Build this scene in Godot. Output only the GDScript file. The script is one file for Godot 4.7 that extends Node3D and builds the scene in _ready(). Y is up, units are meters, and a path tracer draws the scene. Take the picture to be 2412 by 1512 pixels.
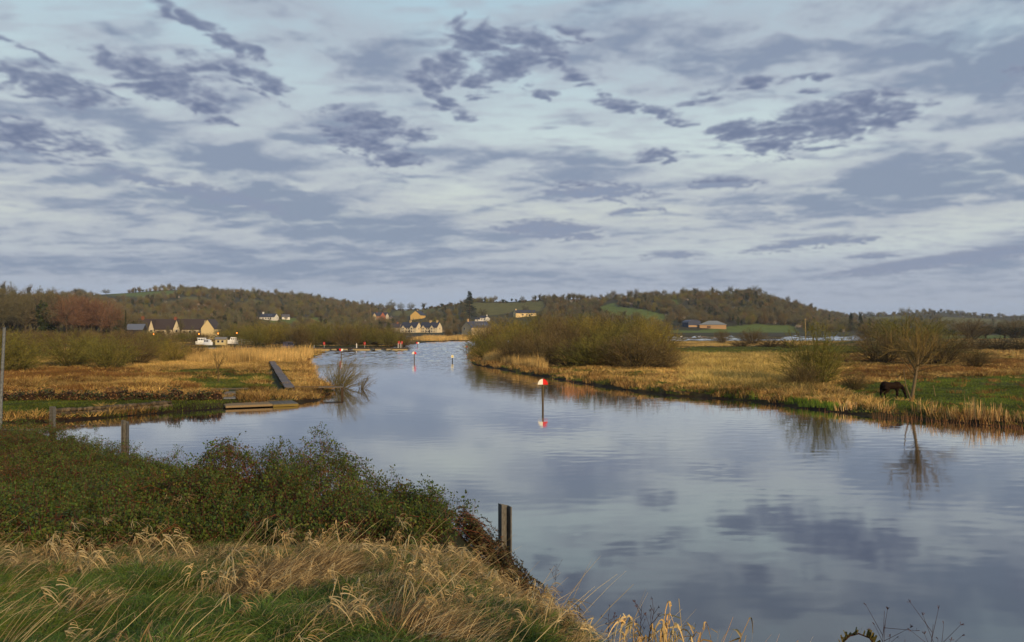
extends Node3D
# A river with reed banks under a clouded evening sky. Metres, y up, the camera looks along -z; "d" is the distance in front of the camera (-z).

const EYE := 6.2
const F := 1875.0     # focal length in the units of the survey sketch (2412 wide)
const HX := 1206.0
const HY := 771.0     # row of the true horizon in the sketch

var rng := RandomNumberGenerator.new()
var M := {}
var water_line := PackedVector2Array()
var taken := {}
var noise_a := FastNoiseLite.new()
var noise_b := FastNoiseLite.new()
var fields: Array = []
var zones: Array = []


class MB:
	var v := PackedVector3Array()
	var n := PackedVector3Array()
	var c := PackedColorArray()
	var ix := PackedInt32Array()

	func quad(a: Vector3, b: Vector3, p: Vector3, q: Vector3, col: Color) -> void:   # clockwise seen from the front
		var k := v.size()
		var nn := (p - a).cross(b - a).normalized()
		v.append(a); v.append(b); v.append(p); v.append(q)
		for j in 4:
			n.append(nn); c.append(col)
		ix.append_array(PackedInt32Array([k, k + 1, k + 2, k, k + 2, k + 3]))

	func tri(a: Vector3, b: Vector3, p: Vector3, col: Color) -> void:
		var k := v.size()
		var nn := (p - a).cross(b - a).normalized()
		v.append(a); v.append(b); v.append(p)
		for j in 3:
			n.append(nn); c.append(col)
		ix.append_array(PackedInt32Array([k, k + 1, k + 2]))

	func twig(a: Vector3, b: Vector3, wa: float, wb: float, side: Vector3, col: Color) -> void:
		quad(a - side * wa, b - side * wb, b + side * wb, a + side * wa, col)

	func ribbon(pts: PackedVector3Array, w0: float, w1: float, side: Vector3, col: Color) -> void:
		var m := pts.size() - 1
		var k := v.size()
		for j in m + 1:
			var t := float(j) / m
			var w := lerpf(w0, w1, t)
			var al := (pts[mini(j + 1, m)] - pts[maxi(j - 1, 0)]).normalized()
			var nn := side.cross(al).normalized()
			v.append(pts[j] - side * w); v.append(pts[j] + side * w)
			n.append(nn); n.append(nn)
			c.append(col); c.append(col)
		for j in m:
			var o := k + j * 2
			ix.append_array(PackedInt32Array([o, o + 2, o + 3, o, o + 3, o + 1]))

	func tube(pts: PackedVector3Array, r0: float, r1: float, sides: int, col: Color, power := 1.0) -> void:
		var m := pts.size() - 1
		var k := v.size()
		var u := Vector3.RIGHT
		for j in m + 1:
			var al := (pts[mini(j + 1, m)] - pts[maxi(j - 1, 0)]).normalized()
			u = (u - al * u.dot(al))
			if u.length() < 0.1:
				u = al.cross(Vector3.FORWARD)
			u = u.normalized()
			var w := al.cross(u)
			var r := lerpf(r0, r1, pow(float(j) / m, power))
			for s in sides:
				var a := TAU * s / sides
				var dn := u * cos(a) + w * sin(a)
				v.append(pts[j] + dn * r); n.append(dn); c.append(col)
		for j in m:
			for s in sides:
				var o := k + j * sides + s
				var o2 := k + j * sides + (s + 1) % sides
				ix.append_array(PackedInt32Array([o, o + sides, o2, o2, o + sides, o2 + sides]))
		for e in 2:
			var k2 := v.size()
			var b := k + e * m * sides
			var nn := (pts[0] - pts[1]).normalized() if e == 0 else (pts[m] - pts[m - 1]).normalized()
			for s in sides:
				v.append(v[b + s]); n.append(nn); c.append(col)
			for s in sides - 2:
				if e == 1:
					ix.append_array(PackedInt32Array([k2, k2 + s + 2, k2 + s + 1]))
				else:
					ix.append_array(PackedInt32Array([k2, k2 + s + 1, k2 + s + 2]))

	func box(at: Vector3, size: Vector3, col: Color, b := Basis.IDENTITY) -> void:
		var h := size / 2.0
		var p := PackedVector3Array()
		for j in 8:
			p.append(at + b * Vector3(h.x if j & 1 else -h.x, h.y if j & 2 else -h.y, h.z if j & 4 else -h.z))
		for f in [[4, 6, 7, 5], [1, 3, 2, 0], [5, 7, 3, 1], [0, 2, 6, 4], [6, 2, 3, 7], [0, 4, 5, 1]]:
			quad(p[f[0]], p[f[1]], p[f[2]], p[f[3]], col)

	# outline in the xy plane (counter-clockwise seen from +z), pushed out from z0 to z1
	func prism(o: PackedVector2Array, z0: float, z1: float, col: Color, b := Basis.IDENTITY, at := Vector3.ZERO) -> void:
		var t := Geometry2D.triangulate_polygon(o)
		for j in range(0, t.size(), 3):
			var q := [o[t[j]], o[t[j + 1]], o[t[j + 2]]]
			if (q[1] - q[0]).cross(q[2] - q[0]) > 0.0:
				q.reverse()
			tri(at + b * Vector3(q[0].x, q[0].y, z1), at + b * Vector3(q[1].x, q[1].y, z1), at + b * Vector3(q[2].x, q[2].y, z1), col)
			tri(at + b * Vector3(q[2].x, q[2].y, z0), at + b * Vector3(q[1].x, q[1].y, z0), at + b * Vector3(q[0].x, q[0].y, z0), col)
		for j in o.size():
			var p := o[j]
			var r := o[(j + 1) % o.size()]
			quad(at + b * Vector3(p.x, p.y, z1), at + b * Vector3(r.x, r.y, z1), at + b * Vector3(r.x, r.y, z0), at + b * Vector3(p.x, p.y, z0), col)

	func mesh(mat: Material) -> ArrayMesh:
		var a := []
		a.resize(Mesh.ARRAY_MAX)
		a[Mesh.ARRAY_VERTEX] = v
		a[Mesh.ARRAY_NORMAL] = n
		a[Mesh.ARRAY_COLOR] = c
		a[Mesh.ARRAY_INDEX] = ix
		var m := ArrayMesh.new()
		m.add_surface_from_arrays(Mesh.PRIMITIVE_TRIANGLES, a)
		m.surface_set_material(0, mat)
		return m


# ---------------------------------------------------------------- helpers

func S(r: float, g: float, b: float) -> Color:     # an sRGB colour as the linear value that vertex colours use
	return Color(r / 255.0, g / 255.0, b / 255.0).srgb_to_linear()

func vary(c: Color, k: float) -> Color:
	var f := 1.0 + rng.randf_range(-k, k)
	var w := rng.randf_range(-k, k) * 0.3
	return Color(c.r * f * (1.0 + w), c.g * f, c.b * f * (1.0 - w))

func at(x: float, y: float, d: float) -> Vector3:
	return Vector3((x - HX) / F * d, EYE - (y - HY) / F * d, -d)

func on_water(x: float, y: float) -> Vector2:      # (X, d) of a point of the water surface
	var d := F * EYE / (y - HY)
	return Vector2((x - HX) / F * d, d)

func on_land(x: float, y: float, from := 30.0) -> Vector3:   # where the sight line to that point of the sketch meets the ground
	var d := from
	while d < 2500.0:
		var p := at(x, y, d)
		if ground(p.x, d) >= p.y:
			return Vector3(p.x, ground(p.x, d), -d)
		d *= 1.004
	return Vector3((x - HX) / F * 2500.0, ground((x - HX) / F * 2500.0, 2500.0), -2500.0)

func stand(x: float, d: float, sink := 0.0) -> Vector3:      # a point of the ground at that column of the sketch and that distance
	var X := (x - HX) / F * d
	return Vector3(X, ground(X, d) - sink, -d)

func numbered(called: String) -> String:
	taken[called] = taken.get(called, -1) + 1
	return called if taken[called] == 0 else "%s_%03d" % [called, taken[called]]

func tag(o: Node, label: String, category := "", group := "", kind := "") -> void:
	if label: o.set_meta("label", label)
	if category: o.set_meta("category", category)
	if group: o.set_meta("group", group)
	if kind: o.set_meta("kind", kind)

func thing(called: String, label: String, category: String, pos := Vector3.ZERO, turn := 0.0, group := "") -> Node3D:
	var o := Node3D.new()
	o.name = numbered(called)
	add_child(o)
	o.position = pos
	o.rotation.y = turn
	tag(o, label, category, group)
	return o

func put(called: String, m: Mesh, parent: Node = null, mat: Material = null) -> MeshInstance3D:
	var o := MeshInstance3D.new()
	o.mesh = m
	if mat: o.material_override = mat
	if parent:
		o.name = called
		parent.add_child(o, true)
	else:
		o.name = numbered(called)
		add_child(o)
	return o

func part(called: String, b: MB, parent: Node, mat: Material = null) -> MeshInstance3D:
	return put(called, b.mesh(mat if mat else M.paint), parent)

func scatter(called: String, m: Mesh, where: Array, tint: PackedColorArray, parent: Node = null) -> MultiMeshInstance3D:
	var mm := MultiMesh.new()
	mm.transform_format = MultiMesh.TRANSFORM_3D
	mm.use_colors = true
	mm.mesh = m
	mm.instance_count = where.size()
	for i in where.size():
		mm.set_instance_transform(i, where[i])
		mm.set_instance_color(i, tint[i])
	var o := MultiMeshInstance3D.new()
	o.multimesh = mm
	if parent:
		o.name = called
		parent.add_child(o, true)
	else:
		o.name = numbered(called)
		add_child(o)
	o.set_meta("kind", "stuff")
	return o

func rv() -> Vector3:
	return Vector3(rng.randf_range(-1, 1), rng.randf_range(-1, 1), rng.randf_range(-1, 1))

func side_of(dir: Vector3) -> Vector3:
	var s := dir.cross(rv())
	return s.normalized() if s.length() > 0.001 else Vector3.RIGHT

func lin(tab: Array, x: float) -> float:
	if x <= tab[0][0]:
		return tab[0][1]
	for i in range(1, tab.size()):
		if x <= tab[i][0]:
			return lerpf(tab[i - 1][1], tab[i][1], (x - tab[i - 1][0]) / (tab[i][0] - tab[i - 1][0]))
	return tab[-1][1]

func ordinal(i: int) -> String:
	var w := ["first", "second", "third", "fourth", "fifth", "sixth", "seventh", "eighth", "ninth", "tenth", "eleventh", "twelfth", "thirteenth", "fourteenth", "fifteenth", "sixteenth", "seventeenth", "eighteenth", "nineteenth", "twentieth"]
	if i < 20:
		return w[i]
	var tens: String = {2: "twenty", 3: "thirty", 4: "forty", 5: "fifty", 6: "sixty", 7: "seventy", 8: "eighty", 9: "ninety"}[(i + 1) / 10]
	var one := (i + 1) % 10
	return {"twenty": "twentieth", "thirty": "thirtieth", "forty": "fortieth", "fifty": "fiftieth", "sixty": "sixtieth", "seventy": "seventieth", "eighty": "eightieth", "ninety": "ninetieth"}[tens] if one == 0 else tens + "-" + w[one - 1]


# ---------------------------------------------------------------- the lie of the land

func lay_water_line() -> void:
	var w := PackedVector2Array()
	for p in [[2412, 1010], [2200, 990], [2060, 980], [1860, 958], [1760, 943], [1560, 930], [1400, 908], [1240, 881], [1115, 858], [1108, 840], [1112, 816]]:
		w.append(on_water(p[0], p[1]))
	w.append_array(PackedVector2Array([Vector2(0, 300), Vector2(40, 326), Vector2(76, 346), Vector2(120, 352), Vector2(172, 356), Vector2(215, 420), Vector2(228, 470), Vector2(215, 520), Vector2(160, 542), Vector2(104, 538), Vector2(50, 480), Vector2(5, 405), Vector2(-18, 366)]))
	for p in [[1060, 804], [1010, 806], [962, 812], [930, 817.5], [860, 818.5], [740, 818.5]]:
		w.append(on_water(p[0], p[1]))
	w.append_array(PackedVector2Array([Vector2(-100, 243), Vector2(-104, 222), Vector2(-60, 212), Vector2(-46, 200)]))
	for p in [[768, 829], [738, 840], [722, 851], [735, 870], [742, 896], [786, 920], [770, 930], [750, 941], [700, 949], [560, 957], [480, 965], [400, 970], [230, 985], [130, 992]]:
		w.append(on_water(p[0], p[1]))
	w.append_array(PackedVector2Array([Vector2(-40, 50), Vector2(-46, 47), Vector2(-42, 44.6), Vector2(-24.6, 42.6), Vector2(-16.1, 32.8), Vector2(-9.2, 25.8), Vector2(-3.6, 20.8), Vector2(-0.2, 18.4), Vector2(0.7, 16.4), Vector2(1.7, 12), Vector2(4.0, 7), Vector2(7.4, 3), Vector2(20, -4), Vector2(34, -20), Vector2(60, -60), Vector2(130, -60), Vector2(112, 5), Vector2(80, 22), Vector2(52, 37)]))
	water_line = w

func shore(X: float, d: float) -> float:            # metres from the water's edge, positive on land
	if d > 570.0 or X < -190.0 or X > 320.0 or d < -120.0:
		return 60.0
	var p := Vector2(X, d)
	var best := 1e9
	var n := water_line.size()
	var a := water_line[n - 1]
	for i in n:
		var b := water_line[i]
		var ab := b - a
		var t := clampf((p - a).dot(ab) / ab.length_squared(), 0.0, 1.0)
		best = minf(best, p.distance_squared_to(a + ab * t))
		a = b
	best = sqrt(best)
	if d > 46.0 and best < 4.0 and not (d < 64.0 and X < -15.0):                       # slumped, uneven banks
		var k := 0.9 * noise_a.get_noise_2d(X * 9.0, d * 9.0) * minf(1.0, (d - 46.0) / 4.0)
		return (-best if Geometry2D.is_point_in_polygon(p, water_line) else best) + k * (1.0 - best / 4.0)
	return -best if Geometry2D.is_point_in_polygon(p, water_line) else best

const CREST := [[-1500, 722], [-600, 715], [-200, 712], [0, 706], [150, 698], [230, 694], [300, 690], [380, 683], [430, 682], [480, 684], [600, 693], [700, 699], [780, 709], [870, 722], [950, 731], [1000, 728], [1060, 718], [1120, 709], [1200, 711], [1300, 704], [1400, 705], [1500, 699], [1600, 695], [1700, 693], [1780, 692], [1830, 709], [1900, 727], [1950, 738], [2000, 743], [2080, 742], [2130, 738], [2200, 735], [2260, 738], [2350, 746], [2412, 749], [2700, 748], [3200, 735], [4500, 730]]
const CREST_D := [[0, 1250], [700, 1300], [900, 1500], [1050, 1150], [1500, 1080], [1800, 1060], [1900, 1200], [2000, 2000], [2500, 2100]]
const FOOT_D := [[0, 420], [600, 480], [850, 620], [1100, 680], [1500, 640], [1750, 680], [1950, 700], [2100, 650], [2500, 600]]
const BANK := [[-20, 4.75], [0, 4.75], [3, 4.4], [5, 3.98], [8, 3.4], [12, 2.85], [16, 2.25], [20, 1.8], [26, 1.4], [34, 1.05], [45, 0.7], [60, 0.6]]
const STEEP := [[-2, -1.1], [0, -0.03], [0.5, 0.55], [1, 1.15], [2, 2.35], [3, 3.3], [4.5, 4.4], [6, 5.2], [30, 9]]

func ground(X: float, d: float, sd := 1e9) -> float:
	if sd > 1e8:
		sd = shore(X, d)
	var h := 0.0
	if d < 46.5 and X < 26.0:
		var a := lin(BANK, d)
		var b := lin(STEEP, sd)
		var k := clampf(0.5 + 0.5 * (b - a) / 0.5, 0.0, 1.0)
		h = lerpf(b, a, k) - 0.5 * k * (1.0 - k)
		if sd > 0.0:
			h += (0.09 * noise_a.get_noise_2d(X * 8.0, d * 8.0) + 0.16 * noise_b.get_noise_2d(X * 22.0, d * 22.0)) * minf(1.0, sd)
		return h
	var level := 0.5 + 1.6 * clampf((d - 545.0) / 120.0, 0.0, 1.0)
	if sd < 0.0:
		return maxf(-1.4, sd * 0.5) - 0.02
	h = level * (1.0 - exp(-sd * 1.6)) + 0.12 * noise_a.get_noise_2d(X * 2.5, d * 2.5) * minf(1.0, sd * 0.3)
	if d > 300.0:
		var vx := HX + F * X / d
		var foot := lin(FOOT_D, vx)
		if d > foot:
			var crest := lin(CREST_D, vx)
			var top := EYE + (HY - lin(CREST, vx)) / F * crest - level
			var t := (d - foot) / (crest - foot)
			if t < 1.0:
				h += top * (pow(t, 1.5) * 0.55 + 0.45 * t * t * (3.0 - 2.0 * t)) + noise_a.get_noise_2d(X * 0.25, d * 0.25) * 2.2 * t * (1.0 - t)
			else:
				h += top * maxf(0.0, 1.0 - (t - 1.0) * (t - 1.0) * 1.2)
	return h

func world_poly(pts: Array) -> PackedVector2Array:
	var w := PackedVector2Array()
	for p in pts:
		var g := on_land(p[0], p[1])
		w.append(Vector2(g.x, -g.z))
	return w

func lay_fields() -> void:
	var bright := S(122, 138, 58)
	var olive := S(130, 124, 60)
	for f in [
		[bright, [225, 694], [300, 691], [340, 688], [380, 685], [425, 685], [420, 697], [362, 702], [270, 697]],
		[olive, [430, 699], [462, 699], [522, 708], [487, 711], [435, 705]],
		[olive, [590, 705], [622, 708], [625, 718], [590, 716]],
		[bright, [618, 756], [653, 752], [710, 749], [772, 749], [776, 759], [700, 764], [628, 760]],
		[olive, [918, 743], [978, 729], [1055, 716], [1092, 713], [1093, 717], [1053, 724], [965, 744]],
		[olive, [1110, 715], [1206, 713], [1206, 736], [1165, 744], [1120, 737]],
		[olive, [1206, 713], [1278, 708], [1281, 722], [1276, 734], [1206, 734]],
		[bright, [1404, 727], [1443, 712], [1458, 723], [1556, 738], [1584, 753], [1493, 752], [1411, 740]],
		[bright, [1574, 706], [1608, 706], [1608, 717], [1578, 717]],
		[bright, [1560, 777], [1640, 778], [1711, 771], [1870, 768], [1880, 783], [1563, 784]],
		[olive, [2035, 746], [2121, 744], [2136, 749], [2046, 756]],
		[olive, [2200, 746], [2359, 753], [2384, 762], [2230, 762]],
		[bright, [2215, 791], [2412, 789], [2412, 797], [2215, 798]],
		[olive, [2225, 814], [2500, 812], [2500, 823], [2225, 822]],
	]:
		fields.append([f[0], world_poly(f.slice(1))])

func in_field(X: float, d: float) -> Color:
	for f in fields:
		if Geometry2D.is_point_in_polygon(Vector2(X, d), f[1]):
			return f[0]
	return Color(0, 0, 0, 0)

func land_colour(X: float, d: float, sd: float) -> Color:
	var n := noise_b.get_noise_2d(X * 0.6, d * 0.6)
	var n2 := noise_b.get_noise_2d(X * 3.0 + 50.0, d * 3.0)
	var c: Color
	if d < 46.0 and X < 26.0:
		c = S(70, 56, 34).lerp(S(58, 62, 26), clampf(0.5 + n, 0, 1))
	elif d < 330.0:
		c = S(92, 80, 46).lerp(S(72, 76, 36), clampf(0.5 + n * 1.4, 0, 1))
	else:
		c = S(88, 78, 54).lerp(S(84, 82, 44), clampf(0.5 + n * 1.5, 0, 1))
		var f := in_field(X + n2 * 4.0, d + n * 8.0)
		if f.a > 0.0:
			c = f
	if sd < 0.6:
		c = S(54, 42, 28)
	return c * (1.0 + 0.25 * n2)

func steps(list: Array) -> PackedFloat32Array:      # [from, first step, to, last step] pieces, grown evenly
	var r := PackedFloat32Array()
	for s in list:
		var x: float = s[0]
		while x < s[2] - 1e-4:
			r.append(x)
			x += lerpf(s[1], s[3], (x - s[0]) / (s[2] - s[0]))
	r.append(list[-1][2])
	return r

func mirrored(a: PackedFloat32Array) -> PackedFloat32Array:
	var r := PackedFloat32Array()
	for i in range(a.size() - 1, 0, -1):
		r.append(-a[i])
	r.append_array(a)
	return r

func sheet(called: String, xs: PackedFloat32Array, ds: PackedFloat32Array, near: bool) -> void:
	var b := MB.new()
	var nx := xs.size()
	for d in ds:
		for X in xs:
			var sd := shore(X, d)
			var h := ground(X, d, sd)
			if not near and X > -44.0 and X < 24.0 and d > -18.0 and d < 45.5:
				h -= 0.8
			b.v.append(Vector3(X, h, -d))
			b.c.append(land_colour(X, d, sd))
	finish_grid(b, nx, ds.size())
	tag(put(called, b.mesh(M.soil)), "", "", "", "structure")

func finish_grid(b: MB, nx: int, nd: int) -> void:
	b.n.resize(b.v.size())
	for j in nd:
		for i in nx:
			var o := j * nx + i
			var ax := b.v[j * nx + mini(i + 1, nx - 1)] - b.v[j * nx + maxi(i - 1, 0)]
			var az := b.v[mini(j + 1, nd - 1) * nx + i] - b.v[maxi(j - 1, 0) * nx + i]
			b.n[o] = ax.cross(az).normalized()
			if i < nx - 1 and j < nd - 1:
				b.ix.append_array(PackedInt32Array([o, o + nx, o + nx + 1, o, o + nx + 1, o + 1]))

func build_land() -> void:
	var xs := mirrored(steps([[0, 1.4, 70, 1.6], [70, 1.8, 260, 6], [260, 7, 800, 22], [800, 25, 3200, 160]]))
	var ds := steps([[-150, 20, -20, 4], [-20, 4, 44, 2], [44, 0.9, 130, 1.2], [130, 1.4, 420, 4.5], [420, 5, 1500, 16], [1500, 20, 3400, 120]])
	sheet("ground", xs, ds, false)
	sheet("near_bank_ground", steps([[-45, 0.6, -24, 0.5], [-24, 0.45, -8, 0.35], [-8, 0.3, 8, 0.3], [8, 0.4, 25, 1.2]]), steps([[-19, 1.5, 0, 0.5], [0, 0.35, 20, 0.35], [20, 0.45, 46, 0.6]]), true)
	# the far hills beyond the right-hand ridge, distance haze put into their blue-grey colour
	var b := MB.new()
	var cols := steps([[2500, 90, 6500, 90]])
	for j in 9:
		for X in cols:
			var t := j / 8.0
			var ridge := sin(clampf((X - 3300.0) / 1300.0, 0.0, 1.0) * PI * 0.5) * 132.0 * (1.0 + 0.12 * noise_a.get_noise_2d(X * 0.06, 3.0))
			b.v.append(Vector3(X, -2.0 + ridge * sin(t * PI * 0.5), -(5200.0 + t * 1100.0)))
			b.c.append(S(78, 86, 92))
	finish_grid(b, cols.size(), 9)
	tag(put("hills", b.mesh(M.soil)), "", "", "", "structure")

func wave(X: float, d: float) -> float:
	var calm := noise_b.get_noise_2d(X * 0.5 + 900.0, d * 0.35)
	var ruffle := smoothstep(84.0, 150.0, d + calm * 40.0)
	var a := lerpf(0.0022 + 0.0042 * maxf(0.0, calm + 0.1) * smoothstep(10.0, 24.0, d), 0.16 * lin([[60, 0.35], [150, 0.7], [400, 2.5], [560, 8]], d), ruffle)
	return a * (noise_a.get_noise_2d(X * 14.0 + d * 3.0, d * 42.0) + 0.5 * noise_a.get_noise_2d(X * 40.0 + 77.0 - d * 9.0, d * 90.0))

func build_water() -> void:
	var b := MB.new()
	var xs := steps([[-125, 6, -45, 1.2], [-45, 1.0, -12, 0.5], [-12, 0.45, 48, 0.45], [48, 1.0, 120, 4], [120, 5, 260, 10]])
	var ds := steps([[-70, 8, 0, 1], [0, 0.5, 8, 0.25], [8, 0.2, 60, 0.28], [60, 0.35, 150, 0.6], [150, 0.8, 400, 2.5], [400, 4, 560, 10]])
	for d in ds:
		for X in xs:
			b.v.append(Vector3(X, wave(X, d), -d))
			b.c.append(Color.WHITE)
	finish_grid(b, xs.size(), ds.size())
	tag(put("river_water", b.mesh(M.water)), "", "", "", "structure")


# ---------------------------------------------------------------- sky

var blobs: Array = []
var bins: Array = []

func blob(x: float, y: float, rx: float, ry: float, turn: float, s: float, kind: int) -> void:
	var az := atan((x - HX) / F)
	add_blob(az * F, atan((HY - y) / F * cos(az)) * F, rx, ry, -turn, s, kind)

func add_blob(ax: float, ey: float, rx: float, ry: float, turn: float, s: float, kind: int) -> void:
	var r := deg_to_rad(turn)
	blobs.append([ax, ey, rx, ry, cos(r), sin(r), s, kind])
	var reach := maxf(rx, ry) * 1.9
	var w := TAU * F / 72.0
	for k in range(floori((ax - reach) / w), floori((ax + reach) / w) + 1):
		bins[posmod(k + 36, 72)].append([blobs[-1], (floori((k + 36) / 72.0)) * TAU * F])

const AIR := [[0, 160, 176, 200], [2.5, 168, 182, 202], [5, 196, 206, 208], [8, 212, 219, 210], [12, 203, 217, 217], [18, 187, 209, 218], [24, 170, 198, 214], [50, 118, 156, 194], [90, 98, 138, 182]]

func sky_at(az: float, el: float, sun_dir: Vector3, nf: FastNoiseLite, ng: FastNoiseLite) -> Color:
	var deg := rad_to_deg(el)
	var i := 1
	while i < AIR.size() - 1 and deg > AIR[i][0]:
		i += 1
	var t := clampf((deg - AIR[i - 1][0]) / (AIR[i][0] - AIR[i - 1][0]), 0.0, 1.0)
	var c := Color(lerpf(AIR[i - 1][1], AIR[i][1], t), lerpf(AIR[i - 1][2], AIR[i][2], t), lerpf(AIR[i - 1][3], AIR[i][3], t)) / 255.0
	var dir := Vector3(sin(az) * cos(el), sin(el), -cos(az) * cos(el))
	var glow := maxf(0.0, dir.dot(sun_dir))
	c = c.lerp(Color(0.95, 0.82, 0.66), 0.5 * pow(glow, 6.0) * (1.0 - clampf(deg / 60.0, 0.0, 1.0)))
	var q := 1.0 / (sin(el) + 0.09)
	var px := dir.x * q
	var pz := dir.z * q
	var wx := ng.get_noise_2d(px * 3.0, pz * 3.0) * 0.16
	var n1 := nf.get_noise_2d((px + wx) * 7.0, (pz + wx * 0.6) * 7.0)
	var n2 := ng.get_noise_2d(px * 4.0 + 40.0, pz * 8.0)
	var n3 := nf.get_noise_2d(px * 26.0 + 9.0, pz * 22.0)
	var nv := ng.get_noise_2d(px * 1.7 + 90.0 + wx, pz * 2.6 + wx * 2.0)
	var soft := smoothstep(0.0, 13.0, deg)              # towards the horizon the layers lie edge-on and run together
	n1 *= lerpf(0.35, 1.0, soft)
	nv *= lerpf(0.3, 1.0, soft)
	n3 *= lerpf(0.1, 1.0, soft)
	var ax := az * F + (n2 * 26.0)
	var ey := el * F + n1 * 10.0
	var w := TAU * F / 72.0
	var d0 := -0.8
	var s1 := 0.0
	for e in bins[posmod(floori(az * F / w) + 36, 72)]:
		var b: Array = e[0]
		var ux: float = ax + e[1] - b[0]
		var uy: float = ey - b[1]
		var lx: float = (ux * b[4] + uy * b[5]) / b[2]
		var ly: float = (uy * b[4] - ux * b[5]) / b[3]
		var r2 := lx * lx + ly * ly
		if r2 > 3.5:
			continue
		if b[7] == 0:
			d0 = maxf(d0, b[6] * (0.78 - r2 * 0.72))
		else:
			s1 += b[6] * exp(-r2 * 1.3)
	s1 += 0.3 * smoothstep(-0.2, 0.5, n2)
	var veil := clampf(1.06 * (1.0 - exp(-s1 * 2.1)) * (0.93 + 0.2 * n1 + 0.1 * n3 + 0.75 * nv), 0.0, 0.95)
	var vc := Color(0.665, 0.695, 0.75).lerp(Color(0.525, 0.58, 0.67), clampf(s1 - 0.55 + n1 * 0.35 + nv * 1.6 + n3 * 0.2, 0.0, 1.0))
	c = c.lerp(vc, veil)
	var den := d0 + 1.0 * n1 + 0.22 * n3
	var dark := smoothstep(-0.14, 0.6, den)
	var dc := Color(0.575, 0.61, 0.69).lerp(Color(0.41, 0.46, 0.575), clampf(den * 0.9 + n3 * 0.3, 0.0, 1.0))
	return c.lerp(dc, dark * 0.9)

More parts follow.
